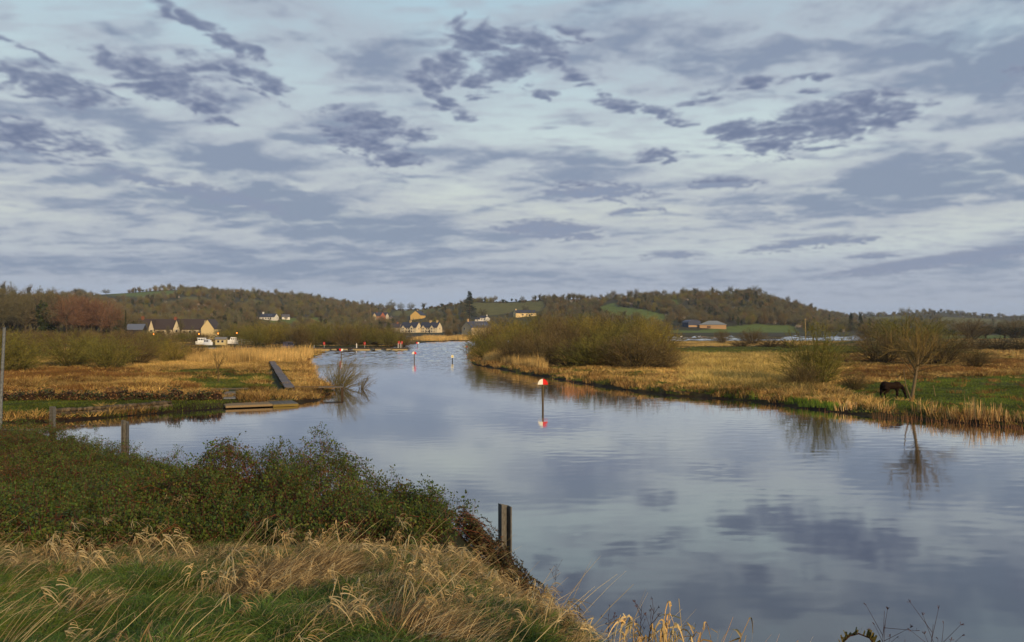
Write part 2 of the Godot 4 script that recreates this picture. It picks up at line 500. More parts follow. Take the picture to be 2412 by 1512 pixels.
func build_sky(sun_dir: Vector3) -> Image:
	bins.resize(72)
	for i in 72:
		bins[i] = []
	for b in [
		[1150, 112, 110, 58, 20, 1.05, 0], [1060, 148, 78, 34, -10, 1.0, 0], [1095, 190, 68, 28, 10, 1.0, 0], [1195, 168, 66, 28, 5, 1.0, 0], [1225, 105, 86, 44, 10, 1.05, 0], [1292, 222, 32, 13, 8, 0.95, 0], [1000, 195, 46, 30, 30, 1.0, 0], [1055, 246, 60, 18, 25, 0.95, 0], [1345, 168, 76, 16, 30, 0.95, 0], [1350, 75, 50, 14, 15, 0.8, 0], [1320, 140, 50, 20, 25, 0.9, 0],
		[1900, 296, 150, 50, -12, 1.1, 0], [2045, 252, 86, 40, -10, 1.1, 0], [1735, 312, 66, 30, 0, 1.05, 0], [1865, 328, 76, 34, 0, 1.05, 0], [2115, 268, 56, 26, -12, 1.0, 0], [1985, 290, 110, 44, -8, 1.1, 0],
		[1660, 226, 56, 15, -10, 0.95, 0], [1790, 190, 52, 14, 0, 0.95, 0], [1900, 180, 46, 9, 0, 0.85, 0], [1480, 250, 76, 17, 10, 0.95, 0], [1575, 272, 56, 17, 20, 0.85, 0], [1905, 214, 34, 8, 0, 0.8, 0],
		[1545, 368, 54, 20, -8, 0.95, 0], [1700, 430, 90, 15, 0, 0.95, 0], [1890, 573, 130, 13, -6, 0.95, 0], [2025, 565, 46, 8, -4, 0.85, 0], [1585, 600, 76, 12, 0, 0.75, 0], [2230, 613, 260, 16, -6, 0.95, 0], [2060, 602, 60, 8, -2, 0.8, 0],
		[380, 182, 150, 34, 14, 1.0, 0], [420, 226, 140, 24, 15, 1.0, 0], [470, 150, 60, 26, 15, 0.9, 0], [585, 178, 90, 26, 22, 0.72, 0], [470, 60, 130, 16, 24, 0.85, 0], [560, 100, 90, 14, 25, 0.8, 0], [110, 195, 140, 36, 10, 0.9, 0], [900, 296, 130, 32, 12, 0.95, 0], [840, 330, 120, 28, 8, 0.9, 0], [930, 372, 60, 26, 0, 0.85, 0], [30, 100, 70, 4, 14, 0.8, 0],
		[370, 432, 180, 12, 11, 0.9, 0], [560, 470, 120, 16, 14, 0.8, 0], [60, 320, 150, 40, 5, 0.8, 0], [1420, 450, 130, 24, 4, 0.85, 0], [1290, 540, 130, 26, 3, 0.9, 0], [1500, 495, 70, 8, -3, 0.8, 0],
		[180, 320, 420, 62, 6, 0.9, 1], [560, 400, 360, 80, 9, 0.85, 1], [240, 440, 340, 34, 8, 0.7, 1], [700, 505, 380, 56, 5, 1.1, 1], [960, 560, 300, 46, 5, 1.0, 1], [560, 590, 620, 40, 3, 0.95, 1], [300, 625, 520, 22, 0, 0.9, 1], [1350, 430, 220, 54, 0, 0.95, 1], [1130, 380, 300, 34, 2, 0.75, 1], [1290, 545, 220, 38, 3, 0.8, 1],
		[1640, 100, 340, 80, 6, 0.85, 1], [1580, 170, 280, 50, 8, 0.7, 1], [760, 70, 280, 70, 15, 0.85, 1], [880, 160, 280, 50, 12, 0.6, 1], [860, 310, 240, 60, 10, 0.75, 1], [2320, 170, 240, 110, 8, 1.35, 1], [2380, 20, 220, 76, 0, 1.2, 1], [2300, 84, 260, 18, -3, 0.7, 1], [2320, 390, 300, 72, -8, 1.2, 1], [2080, 470, 460, 50, -6, 0.95, 1], [1840, 440, 300, 46, -2, 0.75, 1], [2390, 590, 170, 36, -12, 1.0, 1], [420, 190, 260, 70, 12, 0.6, 1],
		[1206, 655, 1800, 36, 0, 0.85, 1], [2300, 690, 700, 28, 0, 0.55, 1], [140, 480, 260, 18, 6, 0.6, 1], [2050, 50, 240, 60, 10, 0.55, 1], [1500, 280, 160, 30, 6, 0.45, 1],
	]:
		blob(b[0], b[1], b[2], b[3], b[4], b[5], b[6])
	for i in 330:                                       # the same weather all round
		var az := rng.randf_range(-PI, PI)
		var el := rng.randf_range(3.0, 70.0)
		if absf(az) < 0.66 and el < 25.0:
			continue
		var k := 1 if rng.randf() < 0.5 else 0
		var w := rng.randf_range(60, 240)
		add_blob(az * F, deg_to_rad(el) * F, w, w * rng.randf_range(0.18, 0.4) * (0.6 + el / 30.0), rng.randf_range(-14, 14), rng.randf_range(0.7, 1.0), k)
	var nf := FastNoiseLite.new()
	nf.seed = 5; nf.frequency = 1.0; nf.fractal_octaves = 5; nf.fractal_gain = 0.47
	var ng := FastNoiseLite.new()
	ng.seed = 11; ng.frequency = 1.0; ng.fractal_octaves = 3
	var W := 4096
	var low := Image.create(W / 5, W / 10, false, Image.FORMAT_RGB8)
	low.fill(Color(0.45, 0.45, 0.42))
	for y in W / 20 + 1:
		var el := PI * (0.5 - (y + 0.5) / (W / 10))
		for x in W / 5:
			low.set_pixel(x, y, sky_at((x + 0.5) / (W / 5) * TAU - PI, maxf(el, 0.0), sun_dir, nf, ng))
	low.resize(W, W / 2, Image.INTERPOLATE_CUBIC)
	# the part towards the hills again, finer; it runs over into the rest without an edge
	var x0 := int(W * (0.5 - 46.0 / 360.0))
	var y0 := int(W / 2.0 * (0.5 - 29.0 / 180.0))
	var fine := Image.create(W - 2 * x0, W / 4 - y0, false, Image.FORMAT_RGB8)
	var fw := fine.get_width()
	for y in fine.get_height():
		var el := PI * (0.5 - (y + y0 + 0.5) / (W / 2.0))
		for x in fw:
			var c := sky_at((x + x0 + 0.5) / W * TAU - PI, maxf(el, 0.0), sun_dir, nf, ng)
			var e := mini(mini(x, fw - 1 - x), y)
			if e < 70:
				c = low.get_pixel(x + x0, y + y0).lerp(c, smoothstep(0.0, 70.0, e))
			fine.set_pixel(x, y, c)
	low.blit_rect(fine, Rect2i(Vector2i.ZERO, fine.get_size()), Vector2i(x0, y0))
	var all := Image.create(W, W / 2, false, Image.FORMAT_RGB8)      # the panorama starts and ends straight ahead
	all.blit_rect(low, Rect2i(W / 2, 0, W / 2, W / 2), Vector2i.ZERO)
	all.blit_rect(low, Rect2i(0, 0, W / 2, W / 2), Vector2i(W / 2, 0))
	return all


# ---------------------------------------------------------------- materials

func plain(rough := 0.85, back := 0.0, spec := 0.3) -> StandardMaterial3D:
	var m := StandardMaterial3D.new()
	m.vertex_color_use_as_albedo = true
	m.roughness = rough
	m.metallic_specular = spec
	m.cull_mode = BaseMaterial3D.CULL_DISABLED
	if back > 0.0:
		m.backlight_enabled = true
		m.backlight = Color(back, back, back)
	return m

func grain(freq: float, lo: Color, hi: Color, octaves := 4, size := 256) -> NoiseTexture2D:
	var n := FastNoiseLite.new()
	n.seed = int(freq * 1000.0) + octaves
	n.frequency = freq
	n.fractal_octaves = octaves
	var t := NoiseTexture2D.new()
	t.width = size
	t.height = size
	t.seamless = true
	t.noise = n
	var g := Gradient.new()
	g.set_color(0, lo)
	g.set_color(1, hi)
	t.color_ramp = g
	return t

func textured(tex: Texture2D, scale: Vector3, rough := 0.9, relief := 0.0) -> StandardMaterial3D:
	var m := plain(rough)
	m.albedo_texture = tex
	m.uv1_triplanar = true
	m.uv1_world_triplanar = true
	m.uv1_scale = scale
	return m

func make_materials() -> void:
	M.paint = textured(grain(0.03, Color(0.82, 0.8, 0.78), Color(1, 1, 1)), Vector3.ONE * 0.5, 0.75)
	M.soil = textured(grain(0.05, Color(0.55, 0.52, 0.5), Color(1, 1, 1), 5), Vector3.ONE * 0.13, 0.95)
	M.timber = textured(grain(0.04, Color(0.6, 0.58, 0.55), Color(1, 1, 1), 5), Vector3(1.2, 6.0, 1.2), 0.85)
	M.stone = textured(grain(0.06, Color(0.55, 0.53, 0.5), Color(1, 1, 1), 5), Vector3.ONE * 1.1, 0.95)
	M.slate = textured(grain(0.05, Color(0.7, 0.7, 0.72), Color(1, 1, 1), 4), Vector3(0.5, 2.0, 0.5), 0.6)
	M.steel = textured(grain(0.03, Color(0.62, 0.6, 0.58), Color(1, 1, 1), 5), Vector3(2.0, 0.7, 2.0), 0.6)
	M.gloss = plain(0.3, 0.0, 0.5)
	M.glass = plain(0.12, 0.0, 0.5)
	M.twig = plain(0.9, 0.0, 0.15)
	M.leaf = plain(0.6, 0.3, 0.3)
	M.grass = plain(0.75, 0.35, 0.25)
	M.coat = plain(0.8, 0.0, 0.2)
	var w := StandardMaterial3D.new()
	w.albedo_color = Color(0.09, 0.095, 0.112)
	w.roughness = 0.07
	w.metallic_specular = 0.5
	w.clearcoat_enabled = true
	w.clearcoat = 1.0
	w.clearcoat_roughness = 0.05
	M.water = w
	var l := StandardMaterial3D.new()
	l.albedo_color = Color(0.9, 0.6, 0.3)
	l.emission_enabled = true
	l.emission = Color(1.0, 0.55, 0.2)
	l.emission_energy_multiplier = 2.5
	M.lamp = l


# ---------------------------------------------------------------- plants

# a shrub of many stems that fan out into a dome
func shrub_mesh(H: float, R: float, stems: int, twigs: int, stem_col: Color, twig_col: Color, buds: int, bud_col: Color, lean := Vector3.ZERO, w := 1.0, low := 0.2) -> Array:
	var st := MB.new()
	var tw := MB.new()
	for i in stems:
		var a := rng.randf() * TAU
		var r := sqrt(rng.randf()) * R
		var top := H * sqrt(maxf(0.02, 1.0 - pow(r / R, 3.0) * 0.92)) * rng.randf_range(0.7, 1.0)
		if rng.randf() < low:
			top *= rng.randf_range(0.25, 0.7)
		var end := Vector3(cos(a) * r, top, sin(a) * r) + lean * top
		var s := Vector3(end.x * 0.12, -0.1, end.z * 0.12) + Vector3(rng.randf_range(-1, 1), 0, rng.randf_range(-1, 1)) * R * 0.12
		var k := s + Vector3((end.x - s.x) * 0.4, top * 0.6, (end.z - s.z) * 0.4)
		var pts := PackedVector3Array()
		for j in 5:
			var t := j / 4.0
			pts.append(s.lerp(k, t).lerp(k.lerp(end, t), t) + rv() * 0.03 * H * t * (1.0 - t))
		st.ribbon(pts, 0.028 * w, 0.008 * w, side_of(end - s), vary(stem_col, 0.25))
		for q in twigs:
			var t := rng.randf_range(0.28, 1.0)
			var p := s.lerp(k, t).lerp(k.lerp(end, t), t)
			var tang := (k.lerp(end, t) - s.lerp(k, t)).normalized()
			var dir := (tang * 0.8 + rv() * 0.75 + lean * 1.5 + Vector3(0, 0.25, 0)).normalized()
			var l := H * rng.randf_range(0.07, 0.2)
			var e := p + dir * l
			var c := vary(twig_col, 0.3)
			tw.twig(p, e, 0.010 * w, 0.004 * w, side_of(dir), c)
			for z in 2:
				var p2 := p.lerp(e, rng.randf_range(0.25, 0.8))
				var d2 := (dir + rv() * 0.8).normalized()
				tw.twig(p2, p2 + d2 * l * rng.randf_range(0.35, 0.7), 0.008 * w, 0.003 * w, side_of(d2), c)
			for z in buds:
				var p3 := p.lerp(e, rng.randf()) + rv() * 0.06 * H * 0.3
				var d3 := rv().normalized()
				tw.twig(p3, p3 + d3 * 0.07 * w, 0.022 * w, 0.012 * w, side_of(d3), vary(bud_col, 0.3))
	return [st, tw]

# a tree with trunk, limbs and a crown of bare twigs; ivy and leaves if asked for
func tree_mesh(H: float, R: float, fork: float, limbs: int, twigs: int, bark: Color, twig_col: Color, w: float, ivy := 0.0, ivy_col := Color.BLACK, sides := 5) -> Array:
	var tr := MB.new()
	var cr := MB.new()
	var r0 := H * 0.022
	var bend := Vector3(rng.randf_range(-1, 1), 0, rng.randf_range(-1, 1)) * H * 0.04
	var mid := Vector3(0, H * fork, 0) + bend
	tr.tube(PackedVector3Array([Vector3(0, -0.4, 0), Vector3(0, H * fork * 0.5, 0) + bend * 0.3, mid, Vector3(bend.x * 1.3, H * 0.72, bend.z * 1.3)]), r0, r0 * 0.3, sides, bark)
	for i in limbs:
		var a := TAU * i / limbs + rng.randf_range(-0.4, 0.4)
		var u := rng.randf_range(-0.75, 1.0)
		var rr := sqrt(maxf(0.05, 1.0 - u * u * 0.85)) * R * rng.randf_range(0.75, 1.05)
		var end := Vector3(cos(a) * rr, H * lerpf(0.5, 0.62, clampf(fork * 5.0, 0.0, 1.0)) + H * lerpf(0.46, 0.34, clampf(fork * 5.0, 0.0, 1.0)) * u, sin(a) * rr)
		var s := Vector3(0, H * rng.randf_range(fork * 0.8, 0.6), 0) + bend
		if s.y > end.y: s.y = maxf(H * fork * 0.7, end.y - 0.1 * H)
		var k := s.lerp(end, 0.45) + Vector3(0, H * 0.08, 0)
		var pts := PackedVector3Array()
		for j in 5:
			var t := j / 4.0
			pts.append(s.lerp(k, t).lerp(k.lerp(end, t), t) + rv() * 0.03 * H * t * (1.0 - t) * 2.0)
		tr.tube(pts, r0 * 0.42, r0 * 0.08, 3, bark)
		for q in twigs:
			var t := rng.randf_range(0.25, 1.0)
			var p := s.lerp(k, t).lerp(k.lerp(end, t), t)
			var tang := (k.lerp(end, t) - s.lerp(k, t)).normalized()
			var dir := (tang * 0.7 + rv() * 0.9 + Vector3(0, 0.35, 0)).normalized()
			var l := H * rng.randf_range(0.08, 0.2)
			var e := p + dir * l
			var c := vary(twig_col, 0.3)
			cr.twig(p, e, 0.018 * w, 0.008 * w, side_of(dir), c)
			for z in 3:
				var p2 := p.lerp(e, rng.randf_range(0.2, 0.9))
				var d2 := (dir + rv() * 0.9).normalized()
				cr.twig(p2, p2 + d2 * l * rng.randf_range(0.4, 0.8), 0.014 * w, 0.005 * w, side_of(d2), c)
		if ivy > 0.0:
			for q in int(26 * ivy):
				var p := s.lerp(k, rng.randf()) + rv() * H * 0.05
				var d3 := rv().normalized()
				cr.twig(p, p + d3 * 0.28 * w, 0.13 * w, 0.07 * w, side_of(d3), vary(ivy_col, 0.35))
	if ivy > 0.0:
		for q in int(240 * ivy):
			var p := Vector3(0, H * rng.randf_range(0.1, 0.72), 0) + bend * 0.7 + rv() * H * 0.07
			var d3 := rv().normalized()
			cr.twig(p, p + d3 * 0.28 * w, 0.13 * w, 0.07 * w, side_of(d3), vary(ivy_col, 0.35))
	return [tr, cr]

# an evergreen shrub or small tree: leaf clusters through several lobes
func leafy_mesh(H: float, R: float, lobes: int, leaves: int, col: Color, bark: Color, size: float) -> Array:
	var tr := MB.new()
	var cr := MB.new()
	tr.tube(PackedVector3Array([Vector3(0, -0.3, 0), Vector3(0.02 * H, H * 0.3, 0), Vector3(0, H * 0.75, 0)]), H * 0.03, H * 0.01, 5, bark)
	for i in lobes:
		var a := rng.randf() * TAU
		var c := Vector3(cos(a) * R * 0.6 * rng.randf(), H * rng.randf_range(0.3, 0.8), sin(a) * R * 0.6 * rng.randf())
		var lr := R * rng.randf_range(0.35, 0.6)
		tr.tube(PackedVector3Array([Vector3(0, H * 0.15, 0), c * 0.6 + Vector3(0, 0.1 * H, 0), c]), H * 0.012, H * 0.004, 3, bark)
		var lc := vary(col, 0.25)
		for q in leaves:
			var p := c + rv().normalized() * lr * pow(rng.randf(), 0.4) * Vector3(1, 0.8, 1)
			p.y = maxf(p.y, 0.03 * H)
			var d := (rv() + Vector3(0, 0.2, 0)).normalized()
			cr.twig(p, p + d * size * 2.0, size, size * 0.5, side_of(d), vary(lc, 0.3))
	return [tr, cr]

func fir_mesh(H: float, R: float, bark: Color, green: Color) -> Array:
	var tr := MB.new()
	var cr := MB.new()
	tr.tube(PackedVector3Array([Vector3(0, -0.4, 0), Vector3(0, H * 0.5, 0), Vector3(0, H, 0)]), H * 0.018, 0.03, 6, bark)
	for i in 150:
		var t := pow(rng.randf(), 0.8)
		var y := H * lerpf(0.12, 0.97, t)
		var a := rng.randf() * TAU
		var l := R * (1.0 - t * 0.9) * rng.randf_range(0.65, 1.1)
		var o := Vector3(cos(a), 0, sin(a))
		var pts := PackedVector3Array([Vector3(0, y, 0), Vector3(0, y + l * 0.08, 0) + o * l * 0.5, Vector3(0, y - l * 0.12, 0) + o * l])
		tr.ribbon(pts, 0.05, 0.02, Vector3.UP, bark)
		for q in 22:
			var p := pts[0].lerp(pts[2], rng.randf_range(0.15, 1.0)) + Vector3(0, 0.1, 0)
			var d := (o * 0.6 + rv() * 0.6 + Vector3(0, -0.45, 0)).normalized()
			cr.twig(p, p + d * rng.randf_range(0.5, 1.0), 0.16, 0.05, side_of(d), vary(green, 0.35))
	return [tr, cr]

# upright or leaning blades
func tuft(count: int, r: float, h: float, lean: float, w: float, cols: Array, droop := 0.3, wind := Vector3.ZERO) -> MB:
	var b := MB.new()
	for i in count:
		var a := rng.randf() * TAU
		var q := Vector3(cos(a), 0, sin(a))
		var p := q * r * sqrt(rng.randf())
		p.y = -0.05
		var hh := h * rng.randf_range(0.55, 1.05)
		var dir := (Vector3.UP + (q * 0.6 + rv() * 0.8) * lean * Vector3(1, 0, 1) + wind).normalized()
		var flat := Vector3(dir.x, 0, dir.z)
		flat = flat.normalized() if flat.length() > 0.02 else q
		var k := p + dir * hh * 0.65
		var e := p + dir * hh * (1.0 - droop * 0.4) + (flat * 0.6 - Vector3(0, 0.45, 0)) * hh * droop
		var m := 4 if droop > 0.25 else 3
		var pts := PackedVector3Array()
		for j in m + 1:
			var t := float(j) / m
			pts.append(p.lerp(k, t).lerp(k.lerp(e, t), t))
		b.ribbon(pts, w, w * 0.25, side_of(dir), vary(cols[rng.randi() % cols.size()], 0.25))
	return b

# stems with long dead leaves that hang from their tops
func hanging_tuft(stems: int, r: float, h: float, leaves: int, cols: Array, wind: Vector3, w := 0.006, reach := 1.0) -> MB:
	var b := MB.new()
	for i in stems:
		var a := rng.randf() * TAU
		var p := Vector3(cos(a), 0, sin(a)) * r * rng.randf()
		p.y = -0.05
		var hh := h * rng.randf_range(0.55, 1.05)
		var dir := (Vector3.UP + rv() * 0.4 + wind).normalized()
		var e := p + dir * hh
		var k := p.lerp(e, 0.5) + Vector3(0, 0.12 * hh, 0)
		var pts := PackedVector3Array()
		for j in 5:
			var t := j / 4.0
			pts.append(p.lerp(k, t).lerp(k.lerp(e, t), t))
		var c: Color = vary(cols[rng.randi() % cols.size()], 0.25)
		b.ribbon(pts, 0.004, 0.002, side_of(dir), c * 0.8)
		var sweep := ((Vector3(wind.x, 0, wind.z) * 0.8 + rv() * 0.8) * Vector3(1, 0, 1)).normalized()
		for q in leaves:
			var t := rng.randf_range(0.6, 1.0)
			var s := p.lerp(k, t).lerp(k.lerp(e, t), t)
			var o := (sweep + rv() * 0.55 * Vector3(1, 0, 1)).normalized()
			var l := h * rng.randf_range(0.25, 0.5)
			var up := rng.randf_range(-0.1, 0.35) * l
			var far := rng.randf_range(0.35, 0.95) * reach
			var k1 := s + o * l * far * 0.6 + Vector3(0, up * 1.2, 0)
			var e1 := s + o * l * far + rv() * l * 0.15 - Vector3(0, l * rng.randf_range(0.2, 0.9), 0)
			var lp := PackedVector3Array()
			for j in 6:
				var u := j / 5.0
				lp.append(s.lerp(k1, u).lerp(k1.lerp(e1, u), u))
			b.ribbon(lp, w, w * 0.3, side_of(o + Vector3(0, -0.3, 0)), vary(c, 0.2))
	return b

func plant(called: String, label: String, category: String, m: Array, pos: Vector3, turn: float, size: Vector3, group: String, names: Array) -> Node3D:
	var o := thing(called, label, category, pos, turn, group)
	put(names[0], m[0], o).scale = size
	put(names[1], m[1], o).scale = size
	return o

func meshes(a: Array, mat_a: Material = null, mat_b: Material = null) -> Array:
	return [a[0].mesh(mat_a if mat_a else M.twig), a[1].mesh(mat_b if mat_b else M.twig)]

func joined(a: Array, mat: Material) -> ArrayMesh:
	var b: MB = a[0]
	var k := b.v.size()
	b.v.append_array(a[1].v); b.n.append_array(a[1].n); b.c.append_array(a[1].c)
	for i in a[1].ix:
		b.ix.append(i + k)
	return b.mesh(mat)


# ---------------------------------------------------------------- shrubs, trees and woods

var shrubs := {}
var trees := {}

func make_plants() -> void:
	var bark := S(92, 82, 68)
	shrubs.olive = []
	shrubs.brown = []
	shrubs.gold = []
	for i in 3:
		shrubs.olive.append(meshes(shrub_mesh(5.5, 2.9, 120, 13, S(92, 86, 52), S(112, 105, 54), 2, S(120, 118, 50))))
		shrubs.brown.append(meshes(shrub_mesh(5.5, 2.9, 130, 13, S(86, 75, 54), S(106, 90, 60), 1, S(114, 102, 54))))
	for i in 2:
		shrubs.gold.append(meshes(shrub_mesh(5.5, 2.8, 110, 12, S(104, 92, 54), S(128, 114, 58), 2, S(162, 144, 58))))
	trees.tall = []
	trees.red = []
	trees.round = []
	trees.ivy = []
	for i in 3:
		trees.tall.append(meshes(tree_mesh(16, 4.6, 0.22, 28, 18, bark, S(98, 92, 68), 2.2)))
		trees.round.append(meshes(tree_mesh(9, 4.4, 0.16, 24, 18, bark, S(98, 96, 72), 2.2)))
	for i in 2:
		trees.red.append(meshes(tree_mesh(15, 5.4, 0.2, 30, 18, bark, S(116, 87, 68), 2.2)))
		trees.ivy.append(meshes(tree_mesh(11, 3.4, 0.2, 16, 13, bark, S(98, 86, 64), 2.2, 1.0, S(52, 60, 32)), M.twig, M.leaf))
	shrubs.evergreen = []
	shrubs.pale = []
	shrubs.bramble = []
	for i in 2:
		shrubs.evergreen.append(meshes(leafy_mesh(6, 2.8, 9, 90, S(50, 60, 32), bark, 0.16), M.twig, M.leaf))
		shrubs.pale.append(meshes(shrub_mesh(4, 2.6, 60, 9, S(116, 104, 92), S(144, 130, 116), 3, S(196, 186, 176), Vector3.ZERO, 1.3)))
		shrubs.bramble.append(meshes(shrub_mesh(2.2, 2.4, 110, 10, S(72, 60, 46), S(86, 70, 50), 2, S(76, 74, 42), Vector3.ZERO, 0.8, 0.5)))

func shrub(label: String, kind: String, x: float, y: float, d: float, top: float, wide: float, group := "") -> void:
	# base at column x (row y if d is 0), top row and width as in the sketch
	var p := on_land(x, y) if d == 0.0 else stand(x, d)
	d = -p.z
	var h := EYE + (HY - top) / F * d - p.y
	var r := wide / F * d / 2.0
	var m: Array = shrubs[kind][rng.randi() % shrubs[kind].size()]
	var H: float = {"evergreen": 6.0, "pale": 4.0, "bramble": 2.2}.get(kind, 5.5)
	var R: float = {"evergreen": 2.8, "pale": 2.6, "bramble": 2.4, "gold": 2.8}.get(kind, 2.9)
	plant("evergreen_shrub" if kind == "evergreen" else "bramble_bush" if kind == "bramble" else "willow_shrub", label, "shrub", m, p, rng.randf() * TAU, Vector3(r / R, h / H, r / R), group, ["stems", "crown"])

func build_shrubs() -> void:
	# the row behind the pontoons
	var k := 0
	for b in [[604, 764, 60, "olive"], [632, 756, 78, "gold"], [668, 762, 70, "olive"], [705, 768, 60, "brown"], [738, 760, 70, "olive"], [778, 757, 76, "olive"], [815, 766, 60, "brown"], [848, 762, 66, "olive"], [882, 768, 62, "brown"], [915, 772, 60, "olive"], [948, 780, 46, "brown"]]:
		shrub("bare %s willow in the row behind the floating pontoons, %s from the left" % [{"olive": "olive", "brown": "brown", "gold": "yellow-green"}[b[3]], ordinal(k)], b[3], b[0], 0, 252 + (k % 3) * 7, b[1] - 4, b[2] * 1.5, "willows behind the pontoons")
		k += 1
	# the thicket on the island side of the river
	k = 0
	for b in [[1150, 160, 778, 90, "brown"], [1142, 200, 765, 80, "gold"], [1195, 225, 758, 90, "gold"], [1225, 150, 775, 100, "olive"], [1255, 240, 746, 110, "olive"], [1310, 250, 744, 120, "brown"], [1375, 245, 746, 110, "olive"], [1430, 240, 744, 100, "brown"], [1490, 230, 744, 110, "olive"], [1530, 205, 750, 90, "gold"], [1340, 170, 770, 120, "brown"], [1440, 165, 768, 130, "olive"], [1525, 150, 775, 120, "brown"], [1205, 128, 805, 90, "brown"], [1285, 122, 795, 130, "brown"], [1400, 112, 796, 150, "olive"], [1500, 108, 798, 150, "brown"], [1562, 112, 818, 90, "brown"], [1150, 142, 790, 90, "olive"], [1245, 140, 786, 100, "brown"], [1345, 116, 806, 120, "brown"], [1450, 110, 806, 120, "brown"], [1545, 140, 766, 110, "gold"], [1390, 200, 752, 110, "gold"], [1300, 195, 758, 100, "brown"]]:
		shrub("%s willow in the thicket on the river point, %s from its %s end" % [{"olive": "olive twigged", "brown": "bare brown", "gold": "yellow budding"}[b[4]], ordinal(k), "water"], b[4], b[0], 0, b[1], b[2] - 12, b[3] * 1.35, "willow thicket on the river point")
		k += 1
	# the left-hand scrub
	k = 0
	for b in [[-20, 100, 775, 130, "olive"], [40, 104, 778, 110, "olive"], [95, 150, 800, 80, "brown"], [165, 115, 778, 130, "olive"], [215, 140, 795, 90, "olive"], [260, 108, 790, 110, "olive"], [320, 118, 792, 100, "brown"], [352, 140, 785, 90, "olive"], [385, 170, 790, 80, "brown"], [408, 128, 800, 70, "gold"], [452, 132, 806, 60, "brown"], [300, 190, 778, 100, "brown"], [345, 300, 779, 56, "olive"], [386, 330, 783, 54, "brown"], [432, 310, 786, 52, "olive"], [478, 320, 788, 50, "brown"], [530, 335, 778, 60, "olive"], [575, 330, 770, 60, "olive"]]:
		shrub("%s willow in the scrub beyond the rusty meadow, %s from the left" % [{"olive": "olive", "brown": "brown", "gold": "greenish"}[b[4]], ordinal(k)], b[4], b[0], 0, b[1], b[2] - 4, b[3] * 1.3, "scrub behind the left-hand meadow")
		k += 1
	# right-hand meadow
	for b in [
		["tall loose olive willow on the right-hand bank, left of the horse", "olive", 1925, 80, 762, 160], ["low brown shrub at the foot of the tall loose willow", "brown", 1890, 76, 858, 90], ["grey-brown low shrub just left of the grazing horse", "brown", 2010, 73, 876, 70],
		["broad brown shrub in the rushes behind the leaning tree", "brown", 2075, 125, 780, 160], ["olive tree-like willow right behind the leaning tree", "olive", 2130, 165, 742, 190], ["dark brown shrub right of the leaning tree", "brown", 2215, 118, 786, 170], ["low bare shrub right of the tree in the rushes", "brown", 2300, 112, 822, 90],
		["small brown bush standing alone before the far lake", "brown", 1700, 290, 780, 40], ["rounded brown bush on the near shore of the far lake", "brown", 1772, 270, 776, 60], ["bramble bank right of the rounded lake bush", "bramble", 1815, 230, 796, 70], ["dark low bramble before the far lake", "bramble", 1745, 240, 802, 50], ["low bramble left of the tall loose willow", "bramble", 1860, 220, 798, 60],
		["olive rounded willow beyond the right end of the lake", "olive", 2090, 420, 752, 80], ["grey-brown willow among the lakeside scrub", "brown", 2050, 400, 760, 60], ["rounded brown tree-like willow before the right-hand slope", "brown", 2285, 380, 752, 90], ["pale olive willow between leaning tree and hedges", "olive", 2190, 350, 752, 90], ["low brown willow at the right edge behind the hedges", "brown", 2390, 420, 754, 70],
	]:
		shrub(b[0], b[1], b[2], 0, b[3], b[4] - 4, b[5] * 1.25)
	# dark hedges on the right
	k = 0
	for b in [[2150, 440, 772, 46], [2192, 440, 775, 50], [2235, 436, 771, 50], [2280, 432, 773, 52], [2322, 430, 768, 56], [2366, 425, 766, 60], [2408, 420, 765, 60]]:
		shrub("dark evergreen bush of the upper hedge on the right, %s from the left" % ordinal(k), "evergreen", b[0], 0, b[1], b[2], b[3] * 1.3, "upper hedge on the right")
		k += 1
	k = 0
	for b in [[2252, 205, 796, 60], [2300, 200, 793, 64], [2352, 198, 790, 66], [2404, 196, 788, 70]]:
		shrub("dark bramble clump of the lower hedge on the right, %s from the left" % ordinal(k), "bramble", b[0], 0, b[1], b[2], b[3] * 1.3, "lower hedge on the right")
		k += 1
	# willow that leans over the water by the small jetty
	var p := on_land(790, 915)
	p = Vector3(on_water(792, 915).x, -0.15, -on_water(792, 915).y)
	var m := meshes(shrub_mesh(3.4, 3.0, 150, 12, S(104, 94, 62), S(122, 110, 68), 1, S(120, 116, 60), Vector3(0.32, 0, 0), 0.75, 0.35))
	plant("willow_shrub", "wind-bent willow rooted in the water by the small jetty", "shrub", m, p, 0.0, Vector3.ONE, "", ["stems", "crown"])
	var q := on_water(858, 915)
	var m2 := meshes(shrub_mesh(1.9, 1.1, 36, 9, S(100, 90, 66), S(118, 106, 72), 0, S(1, 1, 1), Vector3(0.6, 0, 0), 0.7, 0.2))
	plant("willow_shrub", "small leafless willow branch lying out over the water", "shrub", m2, Vector3(q.x - 0.3, -0.1, -q.y), 0.0, Vector3.ONE, "", ["stems", "crown"])
	# thin young trees in the left-hand meadow
	var y1 := meshes(tree_mesh(3.2, 0.8, 0.3, 9, 8, S(92, 78, 56), S(116, 100, 60), 0.6))
	plant("young_tree", "thin leafless sapling in the green of the left-hand meadow", "tree", y1, on_land(514, 900), 0.4, Vector3.ONE, "", ["trunk", "crown"])

func wood_tree(called: String, label: String, kind: String, p: Vector3, h: float, spread: float, group: String) -> void:
	var m: Array = trees[kind][rng.randi() % trees[kind].size()]
	var H: float = {"tall": 16.0, "red": 15.0, "round": 9.0, "ivy": 11.0}[kind]
	plant(called, label, "tree", m, p, rng.randf() * TAU, Vector3(h / H * spread, h / H, h / H * spread), group, ["trunk", "crown"])

